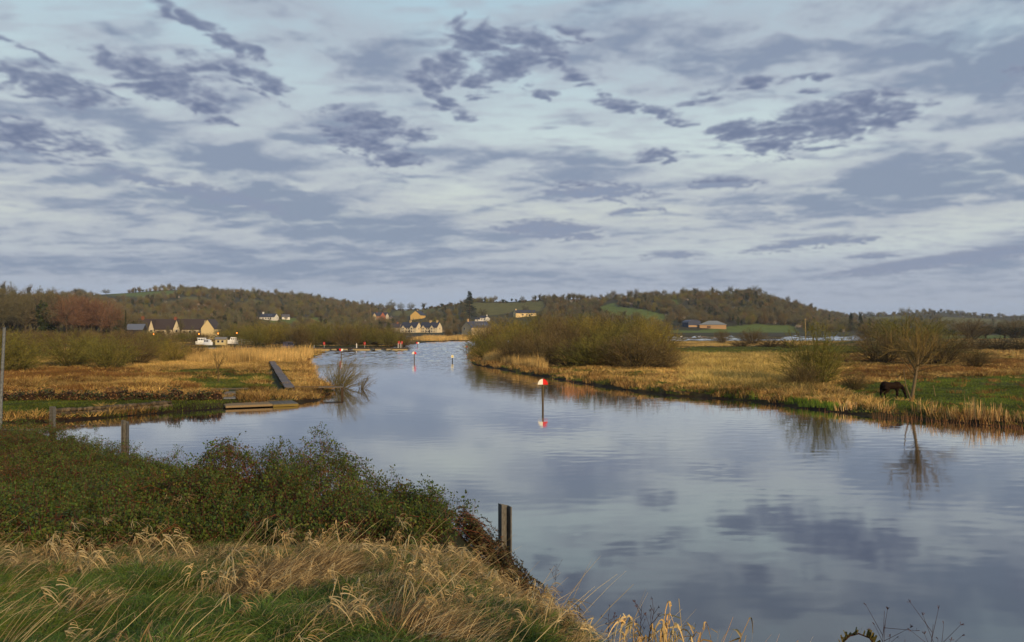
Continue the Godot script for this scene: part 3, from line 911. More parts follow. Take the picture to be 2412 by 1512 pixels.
func build_trees() -> void:
	var word := {"tall": "tall bare brown", "red": "russet bare", "round": "rounded leafless", "ivy": "dark ivy-clad"}
	# the wood at the left
	var spots: Array = []
	for i in 44:
		spots.append([-40 + i * 8.6 + rng.randf_range(-3, 3), rng.randf_range(300, 410)])
	for i in spots.size():
		var x: float = spots[i][0]
		var kind: String = "red" if x > 150 and x < 270 and rng.randf() < 0.7 else "ivy" if rng.randf() < 0.14 else "tall"
		var p := stand(x, spots[i][1])
		var top := lin([[-50, 672], [20, 676], [60, 690], [110, 680], [150, 690], [190, 700], [230, 706], [280, 722], [320, 742], [360, 758]], x) + rng.randf_range(-3, 12)
		wood_tree("woodland_tree", "%s tree of the wood on the left, %s from its left edge" % [word[kind], ordinal(i)], kind, p, EYE + (HY - top) / F * spots[i][1] - p.y, rng.randf_range(0.8, 1.15), "trees of the left-hand wood")
	var front := 0
	for b in [[342, 352, 8.0, "tall"], [396, 350, 6.5, "tall"], [426, 348, 9.5, "tall"], [454, 346, 6.5, "round"], [522, 345, 8.0, "round"]]:
		wood_tree("garden_tree", "%s tree in front of the long cream terrace, %s from the left" % [word[b[3]], ordinal(front)], b[3], stand(b[0], b[1]), b[2], 0.55, "trees in front of the cream terrace")
		front += 1
	# along the skyline
	var n := {}
	for b in [
		["left", 8, 660, 26, "ivy"], ["left", 28, 664, 20, "round"], ["left", 68, 668, 18, "ivy"], ["left", 92, 672, 16, "round"], ["left", 122, 676, 20, "round"], ["left", 178, 678, 20, "ivy"], ["left", 190, 680, 16, "round"], ["left", 216, 684, 14, "round"], ["left", 250, 680, 22, "round"], ["left", 312, 681, 8, "ivy"], ["left", 332, 679, 20, "round"], ["left", 433, 678, 10, "round"], ["left", 445, 681, 12, "ivy"], ["left", 460, 680, 12, "ivy"], ["left", 477, 673, 18, "round"], ["left", 497, 680, 12, "ivy"], ["left", 535, 684, 12, "ivy"], ["left", 552, 687, 10, "ivy"], ["left", 575, 690, 12, "ivy"], ["left", 606, 688, 10, "ivy"], ["left", 622, 690, 8, "ivy"], ["left", 642, 692, 8, "ivy"], ["left", 664, 690, 12, "ivy"], ["left", 700, 694, 14, "ivy"], ["left", 745, 697, 14, "ivy"], ["left", 768, 700, 22, "ivy"], ["left", 783, 698, 16, "round"], ["left", 822, 710, 10, "ivy"],
		["middle", 872, 718, 14, "round"], ["middle", 892, 716, 18, "round"], ["middle", 922, 706, 26, "round"], ["middle", 944, 712, 20, "round"], ["middle", 968, 712, 22, "round"], ["middle", 998, 711, 14, "ivy"], ["middle", 1040, 713, 14, "ivy"], ["middle", 1062, 711, 14, "ivy"], ["middle", 1132, 703, 18, "round"], ["middle", 1185, 703, 14, "ivy"], ["middle", 1216, 703, 8, "ivy"], ["middle", 1230, 697, 14, "round"], ["middle", 1261, 693, 10, "ivy"], ["middle", 1310, 695, 14, "ivy"], ["middle", 1352, 694, 14, "round"], ["middle", 1420, 697, 14, "ivy"],
		["right", 1430, 688, 12, "round"], ["right", 1450, 690, 16, "ivy"], ["right", 1488, 684, 16, "round"], ["right", 1505, 688, 12, "ivy"], ["right", 1538, 686, 18, "round"], ["right", 1558, 687, 14, "round"], ["right", 1637, 675, 18, "ivy"], ["right", 1690, 680, 20, "round"], ["right", 1714, 678, 22, "round"], ["right", 1746, 682, 20, "round"], ["right", 1778, 672, 28, "round"], ["right", 1800, 684, 18, "round"], ["right", 1838, 700, 18, "round"], ["right", 1878, 709, 24, "round"], ["right", 1918, 722, 14, "round"],
		["far right", 1988, 734, 5, "ivy"], ["far right", 2012, 738, 14, "round"], ["far right", 2050, 733, 18, "round"], ["far right", 2070, 736, 8, "ivy"], ["far right", 2086, 737, 6, "ivy"], ["far right", 2124, 724, 16, "round"], ["far right", 2140, 724, 14, "round"], ["far right", 2160, 728, 10, "ivy"], ["far right", 2190, 727, 6, "ivy"], ["far right", 2216, 726, 10, "ivy"], ["far right", 2234, 728, 14, "round"], ["far right", 2252, 731, 14, "ivy"], ["far right", 2264, 730, 14, "round"], ["far right", 2294, 734, 10, "ivy"], ["far right", 2314, 737, 14, "ivy"], ["far right", 2332, 738, 12, "round"], ["far right", 2360, 737, 14, "round"], ["far right", 2392, 740, 16, "round"],
	]:
		var d := lin(CREST_D, b[1]) * 0.985
		var p := stand(b[1], d, 0.6)
		var h := maxf(3.0, EYE + (HY - b[2]) / F * d - p.y)
		var H: float = {"round": 9.0, "ivy": 11.0}[b[4]]
		var R: float = {"round": 4.4, "ivy": 3.4}[b[4]]
		n[b[0]] = n.get(b[0], -1) + 1
		wood_tree("skyline_tree", "%s tree on the skyline of the %s ridge, %s from the left" % [word[b[4]], b[0], ordinal(n[b[0]])], b[4], p, h, b[3] / F * d / 2.0 / R * H / h, "trees along the skyline")
	# firs
	var f := fir_mesh(24, 8.2, S(70, 58, 44), S(44, 54, 34))
	var fm := meshes(f, M.twig, M.leaf)
	var p := stand(1106, 860, 0.5)
	plant("fir_tree", "tall dark fir tree standing above the houses in mid-picture", "tree", fm, p, 0.3, Vector3.ONE * (EYE + (HY - 684) / F * 860 - p.y) / 24.0, "", ["trunk", "crown"])
	for b in [["broad dark conifer beyond the lake, left of a pair", 2004, 735, 26], ["broad dark conifer beyond the lake, right of a pair", 2027, 737, 24], ["small dark conifer right of the conifer pair", 2048, 748, 16], ["slim dark conifer between wood and grey-roofed cottages", 296, 728, 10]]:
		var d := 300.0 if b[1] < 400 else 660.0
		var q := stand(b[1], d, 0.3)
		var h: float = EYE + (HY - b[2]) / F * d - q.y
		plant("conifer", b[0], "tree", fm, q, rng.randf() * 6.0, Vector3(b[3] / F * d / 16.0, h / 24.0, b[3] / F * d / 16.0), "", ["trunk", "crown"])
	# trees on the slopes: those that stand out
	n = {}
	var spots2: Array = []
	for i in 132:
		var zone: int = i % 4
		var x: float = [rng.randf_range(330, 900), rng.randf_range(870, 1260), rng.randf_range(1270, 1500), rng.randf_range(1480, 1990)][zone]
		var d: float = lerpf(lin(FOOT_D, x), lin(CREST_D, x), rng.randf_range(0.02, 0.75))
		spots2.append([x, d, zone])
	spots2.sort_custom(func(a, b): return a[0] < b[0])
	for s in spots2:
		if in_field(s[0] * 0.0 + (s[0] - HX) / F * s[1], s[1]).a > 0.0 or crowded(s[0], s[1]):
			continue
		var zone: String = ["left", "middle", "wooded middle", "right"][s[2]]
		var kind: String = "ivy" if rng.randf() < 0.3 else "round"
		n[zone] = n.get(zone, -1) + 1
		wood_tree("hillside_tree", "%s tree on the %s hillside, %s from the left" % [word[kind], zone, ordinal(n[zone])], kind, stand(s[0], s[1], 0.4), rng.randf_range(8, 13), rng.randf_range(0.8, 1.2), "trees on the hillsides")
	# and the woods that read as one mass
	var pools := {"round": [[], PackedColorArray()], "red": [[], PackedColorArray()], "ivy": [[], PackedColorArray()], "evergreen": [[], PackedColorArray()], "pale": [[], PackedColorArray()], "brown": [[], PackedColorArray()], "olive": [[], PackedColorArray()]}
	for i in 11000:
		var x := rng.randf_range(-150, 2560)
		var foot := lin(FOOT_D, x)
		var u := rng.randf()
		var d := lerpf(foot * 0.96, lin(CREST_D, x) * 1.01, u)
		var X := (x - HX) / F * d
		var den := lin([[-200, 1], [820, 1], [900, 0.7], [960, 0.35], [1240, 0.3], [1290, 0.85], [1420, 0.6], [1500, 0.9], [1960, 1], [2020, 0.55], [2120, 0.28], [2600, 0.3]], x)
		den += 0.7 * noise_b.get_noise_2d(X * 0.5, d * 0.5)
		if rng.randf() > den or in_field(X, d).a > 0.0 or in_field(X, d + 30.0).a > 0.0 or in_field(X, d + 65.0).a > 0.0 or crowded(x, d):
			continue
		var g := noise_b.get_noise_2d(X * 0.4 + 300.0, d * 0.4) + rng.randf_range(-0.3, 0.3)
		var kind: String = "ivy" if g > 0.4 else "evergreen" if g > 0.31 else "pale" if g < -0.44 else "red" if g < -0.3 else "brown" if g < -0.04 else "olive" if g < 0.08 else "round"
		var s := rng.randf_range(0.65, 1.15) * (0.7 if kind == "red" else 0.8 if kind == "pale" else 1.3 if kind == "brown" or kind == "olive" else 0.9)
		if x > 1400 and x < 1960 and u < 0.5: s *= 1.15
		pools[kind][0].append(Transform3D(Basis(Vector3.UP, rng.randf() * TAU).scaled(Vector3(s, s * rng.randf_range(0.85, 1.15), s)), Vector3(X, ground(X, d) - 0.3, -d)))
		var b := rng.randf_range(0.9, 1.5)
		pools[kind][1].append(Color(b * rng.randf_range(0.92, 1.1), b, b * rng.randf_range(0.85, 1.05)))
	for i in 420:                                        # hedges along the crests
		var x := rng.randf_range(880, 1500) if i < 260 else rng.randf_range(1985, 2450)
		var d := lin(CREST_D, x) * rng.randf_range(0.955, 0.99)
		var X := (x - HX) / F * d
		if noise_a.get_noise_1d(x * 0.9) < -0.12:
			continue
		var kind: String = "evergreen" if rng.randf() < 0.35 else "brown"
		var s := rng.randf_range(0.35, 0.75)
		pools[kind][0].append(Transform3D(Basis(Vector3.UP, rng.randf() * TAU).scaled(Vector3(s * 1.4, s, s * 1.4)), Vector3(X, ground(X, d) - 0.2, -d)))
		pools[kind][1].append(Color.WHITE * rng.randf_range(0.8, 1.2))
	var what := {"round": ["leafless_woodland", "mass of leafless grey-brown trees covering the hillsides"], "red": ["brown_woodland", "scattered taller brown trees mixed through the hillside woods"], "ivy": ["ivy_woodland", "dark ivy-clad trees mixed through the hillside woods"], "evergreen": ["evergreen_undergrowth", "dark evergreen bushes scattered across the hillsides"], "pale": ["blossom_undergrowth", "pale blossoming thorn bushes scattered over the hillsides"], "brown": ["brown_undergrowth", "low brown scrub between the hillside trees"], "olive": ["olive_undergrowth", "olive budding scrub between the hillside trees"]}
	for kind in pools:
		var src: Array = trees.tall if kind == "red" else trees[kind] if trees.has(kind) else shrubs[kind]
		var b := MB.new()
		var o := scatter(what[kind][0], two(src[0], M.leaf if kind in ["ivy", "evergreen"] else M.twig), pools[kind][0], pools[kind][1])
		tag(o, what[kind][1], "woodland" if kind in ["round", "red", "ivy"] else "bushes")
	# low brushwood below the wood at the left and round the village
	var low: Array = []
	var tint := PackedColorArray()
	for i in 420:
		var x := rng.randf_range(-60, 480) if i < 260 else rng.randf_range(820, 1130)
		var d := rng.randf_range(215, 400) if i < 260 else rng.randf_range(420, 660)
		if i < 260 and x > 290 and d > 240 and d < 320 or crowded(x, d):
			continue
		var X := (x - HX) / F * d
		if shore(X, d) < 2.0:
			continue
		var s := rng.randf_range(0.5, 0.95)
		low.append(Transform3D(Basis(Vector3.UP, rng.randf() * TAU).scaled(Vector3(s, s, s)), Vector3(X, ground(X, d), -d)))
		var b := rng.randf_range(0.7, 1.1)
		tint.append(Color(b, b, b))
	tag(scatter("brushwood_undergrowth", two(shrubs.brown[1], M.twig), low, tint), "brown brushwood at the foot of the woods and among the houses", "bushes")

func two(a: Array, mat: Material) -> ArrayMesh:     # trunk and crown as one mesh of two surfaces
	var m := ArrayMesh.new()
	for i in 2:
		m.add_surface_from_arrays(Mesh.PRIMITIVE_TRIANGLES, a[i].surface_get_arrays(0))
		m.surface_set_material(i, a[i].surface_get_material(0))
	return m

var clear_spots: Array = []

func crowded(x: float, d: float) -> bool:           # in front of or among the houses
	for c in clear_spots:
		if absf(x - c[0]) < c[1] and d < c[2] + 12.0 and d > c[2] - c[3]:
			return true
	return false


# ---------------------------------------------------------------- meadows, reeds and bank plants

func zone(kind: String, pts: Array) -> void:
	zones.append([kind, world_poly(pts)])

func lay_zones() -> void:
	zone("reed", [[1118, 852], [1190, 868], [1262, 880], [1262, 858], [1200, 846], [1120, 836]])
	zone("reed", [[462, 838], [560, 837], [680, 836], [764, 833], [738, 846], [715, 853], [640, 856], [480, 858], [430, 850]])
	zone("tan", [[235, 848], [420, 850], [490, 858], [640, 856], [600, 868], [430, 872], [240, 868]])
	zone("green", [[430, 874], [650, 866], [690, 905], [660, 925], [520, 922], [400, 900]])
	zone("rust", [[-200, 866], [240, 866], [430, 874], [430, 905], [520, 925], [-200, 926]])
	zone("tan", [[650, 860], [745, 866], [760, 900], [800, 918], [750, 942], [690, 948], [640, 940], [690, 915]])
	zone("lawn", [[-200, 946], [530, 944], [700, 946], [660, 985], [380, 992], [-200, 1010]])
	zone("pasture", [[1985, 912], [2150, 893], [2600, 880], [2700, 1020], [2412, 1020], [2200, 1000], [2040, 985]])
	zone("rust", [[1950, 848], [2700, 846], [2700, 890], [2150, 894], [2000, 890], [1945, 870]])
	zone("gold", [[1610, 838], [1900, 833], [1960, 870], [1960, 900], [1880, 925], [1700, 915], [1600, 880]])
	zone("moss", [[1580, 818], [2000, 814], [2300, 824], [2300, 836], [1900, 834], [1620, 836]])
	zone("reed", [[1000, 786], [1118, 784], [1118, 802], [1010, 804]])
	zone("reed", [[1562, 784.5], [2080, 783], [2090, 791.8], [1575, 792.4]])
	zone("tan", [[1560, 801], [1900, 801], [1900, 812], [1600, 816]])

func zone_at(X: float, d: float) -> String:
	var p := Vector2(X + noise_b.get_noise_2d(X * 2.0, d * 2.0) * 3.0 * d / 80.0, d + noise_b.get_noise_2d(X * 2.0 + 99.0, d * 2.0) * 3.0 * d / 80.0)
	for z in zones:
		if Geometry2D.is_point_in_polygon(p, z[1]):
			return z[0]
	return ""

func build_meadows() -> void:
	var straw := [S(196, 160, 96), S(178, 140, 78), S(206, 174, 112)]
	var gold := [S(180, 150, 94), S(162, 132, 80), S(194, 166, 108)]
	var rust := [S(116, 78, 46), S(98, 70, 42), S(128, 92, 54)]
	var green := [S(76, 92, 38), S(88, 98, 42), S(66, 82, 34)]
	var protos := {
		"reed": tuft(46, 0.55, 1.7, 0.12, 0.016, gold, 0.1).mesh(M.grass),
		"gold": tuft(44, 0.5, 1.15, 0.4, 0.015, [S(180, 154, 88), S(160, 138, 78), S(130, 122, 62), S(194, 168, 106)], 0.3, Vector3(0.15, 0, 0)).mesh(M.grass),
		"tan": tuft(44, 0.5, 0.75, 0.6, 0.016, straw + [S(150, 134, 66)], 0.35).mesh(M.grass),
		"rust": tuft(46, 0.55, 0.55, 0.45, 0.015, rust + [S(140, 116, 60)], 0.25).mesh(M.grass),
		"green": tuft(40, 0.6, 0.36, 0.6, 0.017, green + [S(126, 118, 56)], 0.3).mesh(M.grass),
		"lawn": tuft(44, 0.7, 0.22, 0.7, 0.017, green + [S(108, 122, 40)], 0.3).mesh(M.grass),
		"fringe": tuft(40, 0.4, 0.75, 0.4, 0.013, straw + rust, 0.3, Vector3(0.05, 0, 0)).mesh(M.grass),
		"cattail": tuft(20, 0.4, 0.9, 0.16, 0.017, [S(206, 172, 118), S(190, 154, 100), S(176, 136, 86)], 0.12).mesh(M.grass),
		"shoots": tuft(44, 0.45, 0.5, 0.2, 0.016, [S(98, 118, 42), S(86, 108, 38), S(110, 124, 50)], 0.08).mesh(M.grass),
	}
	protos.pasture = protos.lawn
	protos.moss = protos.green
	var pools := {}
	for d_at in steps([[46.5, 0.42, 130, 0.85], [130, 0.9, 400, 2.6]]):
		var step: float = lerpf(0.42, 0.85, clampf((d_at - 46.5) / 83.5, 0, 1)) if d_at < 130 else lerpf(0.9, 2.6, (d_at - 130.0) / 270.0)
		var X := -0.86 * d_at - 8.0
		while X < 0.86 * d_at + 8.0:
			X += step * rng.randf_range(0.8, 1.2)
			var d: float = d_at + rng.randf_range(-0.5, 0.5) * step
			var sd := shore(X, d)
			if sd < 0.12:
				continue
			var vx := HX + F * X / d
			var k := zone_at(X, d)
			var right := vx > 1110.0
			if d > 200.0 and k == "" and rng.randf() < 0.75:
				continue
			if k == "":
				k = "tan" if rng.randf() < 0.22 else "green" if rng.randf() < 0.62 else "rust"
			if sd < (1.5 if vx > 1980.0 else 2.2) and d < 150.0:
				if right:
					if vx > 1980.0:
						k = "cattail" if rng.randf() < 0.6 else "fringe"
					elif (vx > 1855.0 and vx < 2030.0 or vx > 1575.0 and vx < 1790.0 and rng.randf() < 0.5) and sd < 1.4:
						k = "shoots"
					else:
						k = "fringe"
				elif vx > 560.0 and d > 62.0 and rng.randf() < 0.6:
					k = "fringe"
			if k in ["pasture", "lawn"] and rng.randf() < 0.035:
				k = "rust" if right else "green"
			if k == "gold" and rng.randf() < 0.4 + 1.2 * noise_b.get_noise_2d(X * 1.5, d * 1.5):
				k = "green" if rng.randf() < 0.5 else "tan"
			if k == "green" and not right and rng.randf() < 0.2 + 0.9 * noise_b.get_noise_2d(X * 2.2 + 7.0, d * 2.2):
				k = "rust" if rng.randf() < 0.6 else "tan"
			if k in ["fringe", "cattail"] and right and rng.randf() < 0.3 + 0.8 * noise_a.get_noise_2d(X * 6.0, d * 6.0):
				k = "green"
			if k == "rust" and rng.randf() < 0.3 + 1.0 * noise_b.get_noise_2d(X * 1.8 + 40.0, d * 1.8):
				k = "tan" if rng.randf() < 0.5 else "green"
			if d > 200.0 and right and shore(X, d + 24.0) < 0.0:
				continue
			if no_grass(X, d):
				continue
			var name: String = k + (" right" if right else " left")
			if not pools.has(name):
				pools[name] = [[], PackedColorArray()]
			var s := rng.randf_range(0.75, 1.2) * maxf(1.0, step / 0.7)
			var sy := rng.randf_range(0.7, 1.2) * (1.0 + 0.9 * noise_a.get_noise_2d(X * 5.0 + 33.0, d * 5.0)) * (1.0 if d < 200 else 1.1 if k == "reed" else 0.7)
			pools[name][0].append(Transform3D(Basis(Vector3.UP, rng.randf() * TAU).scaled(Vector3(s, sy, s)), Vector3(X, ground(X, d, sd), -d)))
			var n := noise_b.get_noise_2d(X * 1.7, d * 1.7)
			var b := 1.05 + n * 0.7 + 0.6 * noise_a.get_noise_2d(X * 9.0, d * 9.0) + rng.randf_range(-0.15, 0.15)
			if not right and k != "reed":
				b *= 0.82
			pools[name][1].append(Color(b * 1.02, b, b * 0.96))
	var what := {
		"reed": ["reed_bed", "golden dry reeds standing in a dense bed", "reeds"], "gold": ["golden_grass", "pale golden long grass", "grass"], "tan": ["straw_grass", "straw-coloured tussock grass", "grass"],
		"rust": ["rush_field", "rusty brown rushes", "rushes"], "green": ["green_grass", "rough green grass", "grass"], "lawn": ["bank_grass", "short green grass", "grass"], "fringe": ["waterside_grass", "dry grass fringe along the water's edge", "grass"],
		"cattail": ["cattail_reeds", "pale dead cattail leaves along the water's edge", "reeds"], "shoots": ["green_reed_shoots", "bright green reed shoots at the water's edge", "reeds"], "pasture": ["pasture_grass", "short green pasture grass round the horse", "grass"], "moss": ["dark_green_grass", "dark green rough grass", "grass"],
	}
	for name in pools:
		var w: PackedStringArray = name.split(" ")
		var t: Array = what[w[0]]
		tag(scatter(t[0], protos[w[0]], pools[name][0], pools[name][1]), "%s on the %s side of the river" % [t[1], "right-hand" if w[1] == "right" else "left-hand"], t[2])
	# sparse reeds standing in the water off the right bank
	var stems := tuft(11, 0.35, 1.1, 0.14, 0.009, [S(186, 132, 84), S(170, 116, 74)], 0.1).mesh(M.grass)
	var single := tuft(3, 0.3, 1.1, 0.12, 0.010, [S(172, 128, 86), S(150, 108, 72)], 0.1).mesh(M.grass)
	var w1: Array = []
	var w2: Array = []
	var c1 := PackedColorArray()
	var c2 := PackedColorArray()
	for i in 46:
		var q := on_water(1352 + rng.randfn(0, 20), 921 + rng.randfn(0, 6))
		w1.append(Transform3D(Basis(Vector3.UP, rng.randf() * TAU), Vector3(q.x, -0.35, -q.y)))
		c1.append(Color.WHITE * rng.randf_range(0.85, 1.1))
	for i in 110:
		var x := rng.randf_range(1300, 2000)
		var q := on_water(x, lin([[1300, 935], [1400, 945], [1700, 962], [2000, 984]], x) + rng.randfn(0, 6))
		w2.append(Transform3D(Basis(Vector3.UP, rng.randf() * TAU).scaled(Vector3(1, rng.randf_range(0.6, 1.1), 1)), Vector3(q.x, -0.4, -q.y)))
		c2.append(Color.WHITE * rng.randf_range(0.8, 1.1))
	for i in 120:                                        # along the near stretch of the right bank, and beyond the island's foot
		var x := rng.randf_range(2060, 2440)
		var q := on_water(x, lin([[2060, 980], [2200, 990], [2412, 1010]], x) + rng.randf_range(0, 12))
		w2.append(Transform3D(Basis(Vector3.UP, rng.randf() * TAU).scaled(Vector3(1, rng.randf_range(0.5, 1.2), 1)), Vector3(q.x, -0.2, -q.y)))
		c2.append(Color.WHITE * rng.randf_range(0.8, 1.1))
	tag(scatter("reddish_reeds", stems, w1, c1), "reddish reed patch standing in the water right of the big marker", "reeds")
	tag(scatter("scattered_reeds", single, w2, c2), "single dry reed stems scattered in the water off the right bank", "reeds")

func no_grass(X: float, d: float) -> bool:
	var p := Vector2(X, d)
	for e in clearings:
		if p.distance_to(Geometry2D.get_closest_point_to_segment(p, e[0], e[1])) < e[2]:
			return true
	return false

var clearings := [[Vector2(-34.6, 115), Vector2(-20.3, 70), 0.75], [Vector2(-23.6, 66), Vector2(-26.0, 75), 0.8]]

# the rough bank below the camera

const CANOPY := [[-24, 36, 1.65], [-21, 35, 1.75], [-18, 35, 1.7], [-14.5, 29.5, 1.65], [-11, 26, 1.75], [-8.2, 23, 1.8], [-7.3, 21.3, 2.35], [-5.7, 19, 3.55], [-4.6, 18, 3.0], [-3.2, 17, 2.75], [-2.5, 16.4, 3.0], [-1.9, 16, 3.0], [-1.35, 15.5, 2.5], [-0.5, 16.2, 1.3], [0.3, 17.2, 0.8],
	[-7.5, 12.2, 3.1], [-5, 12, 3.2], [-3, 12, 3.1], [-1.3, 12.3, 2.9], [-0.4, 13.2, 2.5], [0.3, 14.6, 1.8], [-9, 14, 3.0], [-12, 18, 2.5], [-5, 15.5, 3.2], [-3, 14.2, 2.9], [-9, 18.5, 2.4], [-16, 24, 2.1], [-22, 30, 1.9]]

func canopy(X: float, d: float) -> float:
	var s := 0.0
	var t := 0.0
	for c in CANOPY:
		var w := 1.0 / pow((X - c[0]) * (X - c[0]) + (d - c[1]) * (d - c[1]) + 0.3, 2.4)
		s += w
		t += w * c[2]
	return t / s + 0.6 * noise_b.get_noise_2d(X * 14.0, d * 14.0) - 0.3 + 0.3 * noise_a.get_noise_2d(X * 22.0, d * 22.0)

func spray(leaves: int, cols: Array, stem: Color) -> MB:
	var b := MB.new()
	var pts := PackedVector3Array([Vector3(0, -0.12, 0), Vector3(0.05, 0.02, 0.02), Vector3(0.17, 0.07, 0.03), Vector3(0.3, 0.04, 0.05)])
	b.ribbon(pts, 0.004, 0.002, Vector3.FORWARD, stem)
	for i in leaves:
		var t := float(i) / leaves
		var p := pts[1].lerp(pts[2], t * 2.0) if t < 0.5 else pts[2].lerp(pts[3], t * 2.0 - 1.0)
		var o := Vector3(rng.randf_range(-0.2, 0.9), rng.randf_range(-0.1, 0.7), rng.randf_range(-1, 1)).normalized()
		var q := p + o * 0.05
		var c: Color = vary(cols[rng.randi() % cols.size()], 0.3)
		for k in 3:
			var dir := (o + rv() * 0.8).normalized()
			var l := rng.randf_range(0.026, 0.055)
			var side := (dir.cross(Vector3.UP) + rv() * 0.5).normalized()
			var mid := q + dir * l * 0.5
			b.quad(q, mid - side * l * 0.36, q + dir * l, mid + side * l * 0.36, c)
	return b

func build_brambles() -> void:
	var sprays := []
	for i in 3:
		sprays.append(spray(7, [S(70, 86, 36), S(58, 76, 32), S(88, 98, 42), S(82, 80, 42)], S(92, 58, 44)).mesh(M.leaf))
	sprays.append(spray(5, [S(92, 64, 46), S(80, 56, 40), S(88, 78, 42)], S(96, 60, 48)).mesh(M.leaf))
	var lots := []
	for i in 4:
		lots.append([[], [], [], [], MB.new(), PackedColorArray(), PackedColorArray(), PackedColorArray(), PackedColorArray()])
	var tried := 0
	var n := 0
	while n < 42000 and tried < 260000:
		tried += 1
		var d := 11.2 + 28.0 * pow(rng.randf(), 1.7)
		var X := rng.randf_range(-0.72 * d - 1.0, 1.0)
		var sd := shore(X, d)
		if sd < -0.5 or d < bramble_edge(X) or d > 41.0 or (d < 19.0 and X > -1.3 + 0.3 * noise_a.get_noise_2d(d * 20.0, 8.0)):
			continue
		var gap := noise_a.get_noise_2d(X * 34.0, d * 34.0)
		if gap < -0.08 and rng.randf() < 0.8:
			continue
		var low := ground(X, d, sd)
		var top := canopy(X, d) + 0.25 * gap - 0.55 * smoothstep(0.12, 0.4, noise_a.get_noise_2d(X * 15.0 + 11.0, d * 15.0))
		var e := smoothstep(-0.5, 1.0, sd) * smoothstep(bramble_edge(X), bramble_edge(X) + 1.2, d)
		top = lerpf(low + 0.1, maxf(top, low + 0.25), e)
		var deep := pow(rng.randf(), 2.2) * minf(0.75, top - low)
		var h := top - deep + rng.randf_range(-0.03, 0.06)
		var zone := 0 if X < -14.0 else 1 if X < -7.2 else 2 if X < -3.4 else 3
		var red := noise_a.get_noise_2d(X * 9.0 + 30.0, d * 9.0) + deep * 0.7 + rng.randf_range(-0.3, 0.3) > 0.52
		var k := 3 if red else rng.randi() % 3
		var gx := canopy(X + 0.3, d) - canopy(X - 0.3, d)
		var gd := canopy(X, d + 0.3) - canopy(X, d - 0.3)
		var up := (Vector3(-gx, 0.8, gd) + rv() * 0.6).normalized()
		var bx := up.cross(rv()).normalized()
		var s := rng.randf_range(0.5, 1.2)
		lots[zone][k].append(Transform3D(Basis(bx * s, up * s, bx.cross(up) * s), Vector3(X, h, -d)))
		var br := rng.randf_range(0.7, 1.2) * (1.0 + 0.5 * noise_b.get_noise_2d(X * 14.0, d * 14.0))
		lots[zone][5 + k].append(Color(br * rng.randf_range(0.9, 1.25), br, br * 0.9))
		n += 1
		if n % 11 == 0:                                  # a cane
			var b: MB = lots[zone][4]
			var p := Vector3(X, low - 0.05, -d)
			var o := (rv() * Vector3(1, 0, 1)).normalized()
			var l := rng.randf_range(0.4, 0.95)
			var over := rng.randf_range(0.0, 0.3) if n % 55 == 0 else -0.06
			b.ribbon(PackedVector3Array([p, Vector3(X, lerpf(low, top, 0.7), -d) + o * 0.15 * l, Vector3(X, top + over, -d) + o * 0.6 * l, Vector3(X, top + over - 0.08, -d) + o * l, Vector3(X, top + over - 0.3, -d) + o * 1.3 * l]), 0.006, 0.003, side_of(o), vary(S(104, 62, 46), 0.3))
			if n % 55 == 0:
				for q in 7:
					var t := rng.randf_range(0.3, 1.15)
					var sp := Vector3(X, top + over - 0.08 * t, -d) + o * t * l
					lots[zone][rng.randi() % 3].append(Transform3D(Basis(side_of(o), Vector3.UP, o) .orthonormalized() * rng.randf_range(0.7, 1.2), sp))
		for q in 4:
			while lots[zone][5 + q].size() < lots[zone][q].size():
				lots[zone][5 + q].append(Color.WHITE * rng.randf_range(0.8, 1.1))
	var said := ["low dark bramble thicket at the far left round the slanted piles", "bramble thicket sagging left of the tall bramble mound", "tallest bramble mound on the near bank", "bramble thicket at the right end of the near bank, beside the mound"]
	for z in 4:
		var o := thing("bramble_thicket", said[z], "bramble", Vector3.ZERO, 0.0, "brambles on the near bank")
		part("canes", lots[z][4], o, M.twig).set_meta("kind", "stuff")
		for k in 4:
			if lots[z][k].size():
				scatter("leaves" if k < 3 else "red_leaves", sprays[k], lots[z][k], lots[z][5 + k], o)

func bramble_edge(X: float) -> float:
	return lin([[-30, 15], [-9, 12.4], [-6, 11.9], [-4, 12.2], [-2.2, 12.4], [-1.2, 12.6], [-0.3, 13.6], [0.4, 15.2], [1.2, 16.5]], X) + 0.5 * noise_a.get_noise_2d(X * 12.0, 5.0)

